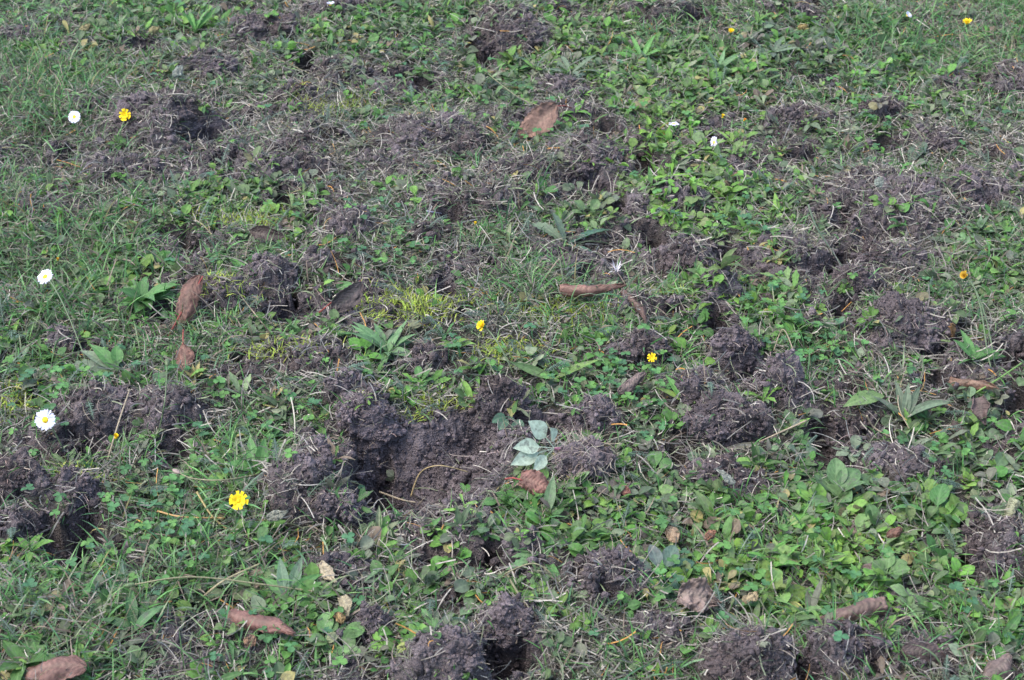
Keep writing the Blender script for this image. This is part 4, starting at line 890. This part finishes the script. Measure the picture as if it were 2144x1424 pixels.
flower(500,1048,4.5,0.98,(0.0,-0.8,0.6),'large bright yellow flower left of the pit heap','hawk',foot=(490,1120))
flower(263,241,3.2,1.0,(-0.15,-0.7,0.5),'yellow flower standing left of the tall mound','hawk',foot=(248,300),openness=0.75)
flower(1011,683,4.2,0.78,(-0.6,-0.4,0.6),'yellow flower on a long slanting stalk at centre','hawk',foot=(1078,792),openness=0.55)
flower(1365,749,3.2,0.58,(0.0,-0.7,0.7),'small yellow flower in front of a soil lump right of centre','hawk',foot=(1362,800),openness=0.85)
flower(2025,50,3.4,1.0,(-0.3,-0.1,0.9),'half open yellow flower in the top right corner grass','hawk',foot=(2040,100),openness=0.45)
flower(1530,68,2.6,0.75,(0,-0.4,0.9),'small closing yellow flower at the top, right of centre','hawk',foot=(1533,100),openness=0.4)
flower(1513,246,2.4,0.60,(0,-0.2,1),'closed yellow bud left of the orange bud','hawk',foot=(1512,280),openness=0.12)
flower(1558,253,2.4,0.45,(0.2,-0.2,1),'closed orange bud right of the yellow bud','hawk',foot=(1545,300),openness=0.12,col=(0.80,0.30,0.03))
flower(243,917,3.6,0.62,(0.1,-0.3,1),'closed yellow bud in front of the dark hollow at left','hawk',foot=(255,985),openness=0.15)
flower(2021,579,4.0,0.85,(-0.5,-0.4,0.6),'wilted orange yellow flower on an arching stalk at right','hawk',foot=(2085,780),openness=0.3,col=(0.62,0.38,0.04))
flower(995,469,1.8,0.38,(0,-0.3,1),'tiny yellow bud below a white quill at centre','hawk',foot=(997,490),openness=0.2)
flower(121,545,3.2,0.42,(0,-0.3,1),'small ochre bud right above the tilted daisy','hawk',foot=(125,590),openness=0.2,col=(0.60,0.36,0.03))

# bud stalks and long stems: path through pixels with heights (cm)
def stemline(pts, rad, col, label, name='grass_stem', cat='stem', bud=None, budcol=(0.10, 0.14, 0.06)):
    W_ = [np.array(at(u, v, on_ground(u, v).z*0.4+z/100)) for (u, v, z) in pts]
    t = np.linspace(0, len(W_)-1, 8*(len(W_)-1)+1); out = []
    for a in t:
        i_ = min(int(a), len(W_)-2); f = a-i_
        p0 = W_[max(i_-1, 0)]; p1 = W_[i_]; p2 = W_[i_+1]; p3 = W_[min(i_+2, len(W_)-1)]
        out.append(0.5*((2*p1)+(-p0+p2)*f+(2*p0-5*p1+4*p2-p3)*f*f+(-p0+3*p1-3*p2+p3)*f**3))
    out = np.array(out); o0 = out[0].copy(); B = Acc(); tube(B, out-o0, np.linspace(rad, rad*0.7, len(out)), col, 6)
    if bud:
        e = empty(name, tuple(o0), label, cat, 'long stems over the lawn'); B.build('stem', M_GRASS, e)
        dv, df = ICO[3]; d_ = out[-1]-out[-2]; R = frame(d_)
        D = dv*np.array([bud*0.42, bud*0.42, bud])/100; D = D*(1-0.25*np.clip(dv[:, 2:], 0, 1)); D[:, 2] += bud/100*0.8
        B = Acc(); B.add(D@R.T+out[-1]-o0, budcol, None, tris=df); B.build('bud', M_GRASS, e); return e
    o = B.build(name, M_GRASS); o.location = tuple(o0); return tag(o, label, cat, 'long stems over the lawn')
G1 = (0.12, 0.17, 0.08); G2 = (0.22, 0.21, 0.11); ST_ = (0.32, 0.26, 0.17)
stemline([(330,915,0.5),(345,840,3.5),(350,765,6.0)],0.0009,G1,'tall thin stem with a green bud in front of the soil lump at left',name='bud_stem',bud=0.7)
stemline([(560,990,0.5),(470,1005,3),(405,1002,3.6),(375,990,3.6)],0.0009,G2,'nodding stem with a pinkish bud right of the left edge lump',name='bud_stem',bud=0.6,budcol=(0.32,0.24,0.20))
stemline([(700,1245,0.5),(560,1225,2.5),(400,1208,4),(280,1224,3.4)],0.0010,G2,'long arching stem with a drooping bud across the clover at lower left',name='bud_stem',bud=0.6)
stemline([(2080,790,0.3),(2068,740,2.5),(2052,640,4.5),(2030,582,4.2)],0.0010,G1,'pale arching stalk along the right side')
stemline([(1692,428,6),(1712,480,3.5),(1765,560,0.5)],0.0014,(0.13,0.18,0.11),'thick bluish grass blade standing at the right of centre')
stemline([(520,95,1.5),(640,150,2.5),(715,180,2)],0.0009,G2,'straw coloured stem crossing near the narrow hole at the top')
stemline([(715,5,2),(800,35,2.5),(905,75,1)],0.0009,G1,'pale green stem crossing at the top edge')
stemline([(1010,145,1),(1080,200,2.5),(1130,222,2.2)],0.0008,G2,'thin stem ending above the big brown leaf')
stemline([(2030,68,2),(2080,90,2),(2140,118,1.5)],0.0009,G2,'straight green stalk below the yellow flower in the top right')
stemline([(1620,735,0.5),(1640,690,3),(1665,745,2.6),(1680,790,0.8)],0.0008,ST_,'bent straw loop right of the hanging root lump')
stemline([(860,1040,0.3),(880,990,2.0),(920,975,3.0),(980,988,1.5)],0.0009,(0.36,0.27,0.13),'straw coloured loop over the front edge of the pit')
stemline([(795,1030,0.4),(840,1046,1.4),(870,1052,1.6)],0.0012,ST_,'pale straw pieces on the front edge of the pit')
stemline([(330,1070,1.5),(380,1082,2),(470,1085,1.2)],0.0011,(0.45,0.27,0.10),'orange dry blade left of the large yellow flower')
stemline([(412,1030,3),(445,1082,1.4),(485,1115,0.6)],0.0013,(0.34,0.27,0.10),'thick orange tipped blade slanting toward the lower right')
stemline([(425,1250,0.6),(470,1215,2),(545,1180,1.8)],0.0013,(0.33,0.29,0.16),'orange tipped straw blade below the clover')
stemline([(2140,760,3),(2080,800,2),(2030,830,0.8)],0.0013,(0.16,0.28,0.06),'bright green long blade at the right edge')
stemline([(893,442,2.0),(930,448,2.0)],0.0012,(0.6,0.58,0.64),'white quill beside the small dark hole at centre',name='quill',cat='quill')
stemline([(225,965,0.5),(250,880,3.5),(272,815,5.0)],0.0012,ST_,'dry straw stalk standing in front of the dark hollow')
stemline([(560,690,0.5),(520,640,2.4),(490,600,4.8)],0.0009,ST_,'thin straw blade leaning over the grey soil lump')
stemline([(248,1015,1),(252,960,4),(262,905,6)],0.0008,G1,'thin bright stem left of the clover, rising from lower left')
stemline([(1180,1225,0.5),(1120,1180,2.5),(1050,1205,1.2)],0.0009,G2,'bent green stalk under the toothed leaves')
stemline([(1060,1200,0.6),(1090,1250,2.0),(1130,1300,0.6)],0.0014,G2,'pale grass stem slanting down to the bottom heap')
stemline([(1635,905,1),(1690,880,2.6),(1590,925,0.8)],0.0012,ST_,'flat pale dry stalk below the tall lump')
stemline([(1900,760,0.4),(1880,840,1.6),(1905,900,0.4)],0.0008,ST_,'thin dry loop beside the grey green rosette')
stemline([(1815,870,2.8),(1830,895,1.8),(1865,915,0.5)],0.0011,ST_,'bent pale straw below the broad pointed leaf')
# withered white tuft at the end of the rolled leaf
B = Acc(); p = on_ground(1290, 588); k = 26
leaves(B, np.zeros((k, 3)), RNG.random(k)*6.28, 0.9+0.4*RNG.random(k), 0, 0.010+0.012*RNG.random(k), 0.0011, 'blade', 0.1, RNG.normal(0.6, .5, k), (0.62, 0.58, 0.60), nt=5, ns=2)
o = B.build('withered_flower', M_STRAW); o.location = (p.x, p.y, p.z+0.012); tag(o, 'withered whitish tuft above the rolled bark like leaf', 'flower')
print('VERTS', sum(len(m.vertices) for m in bpy.data.meshes), 'grass', N_GR, 'objs', len(bpy.data.objects))
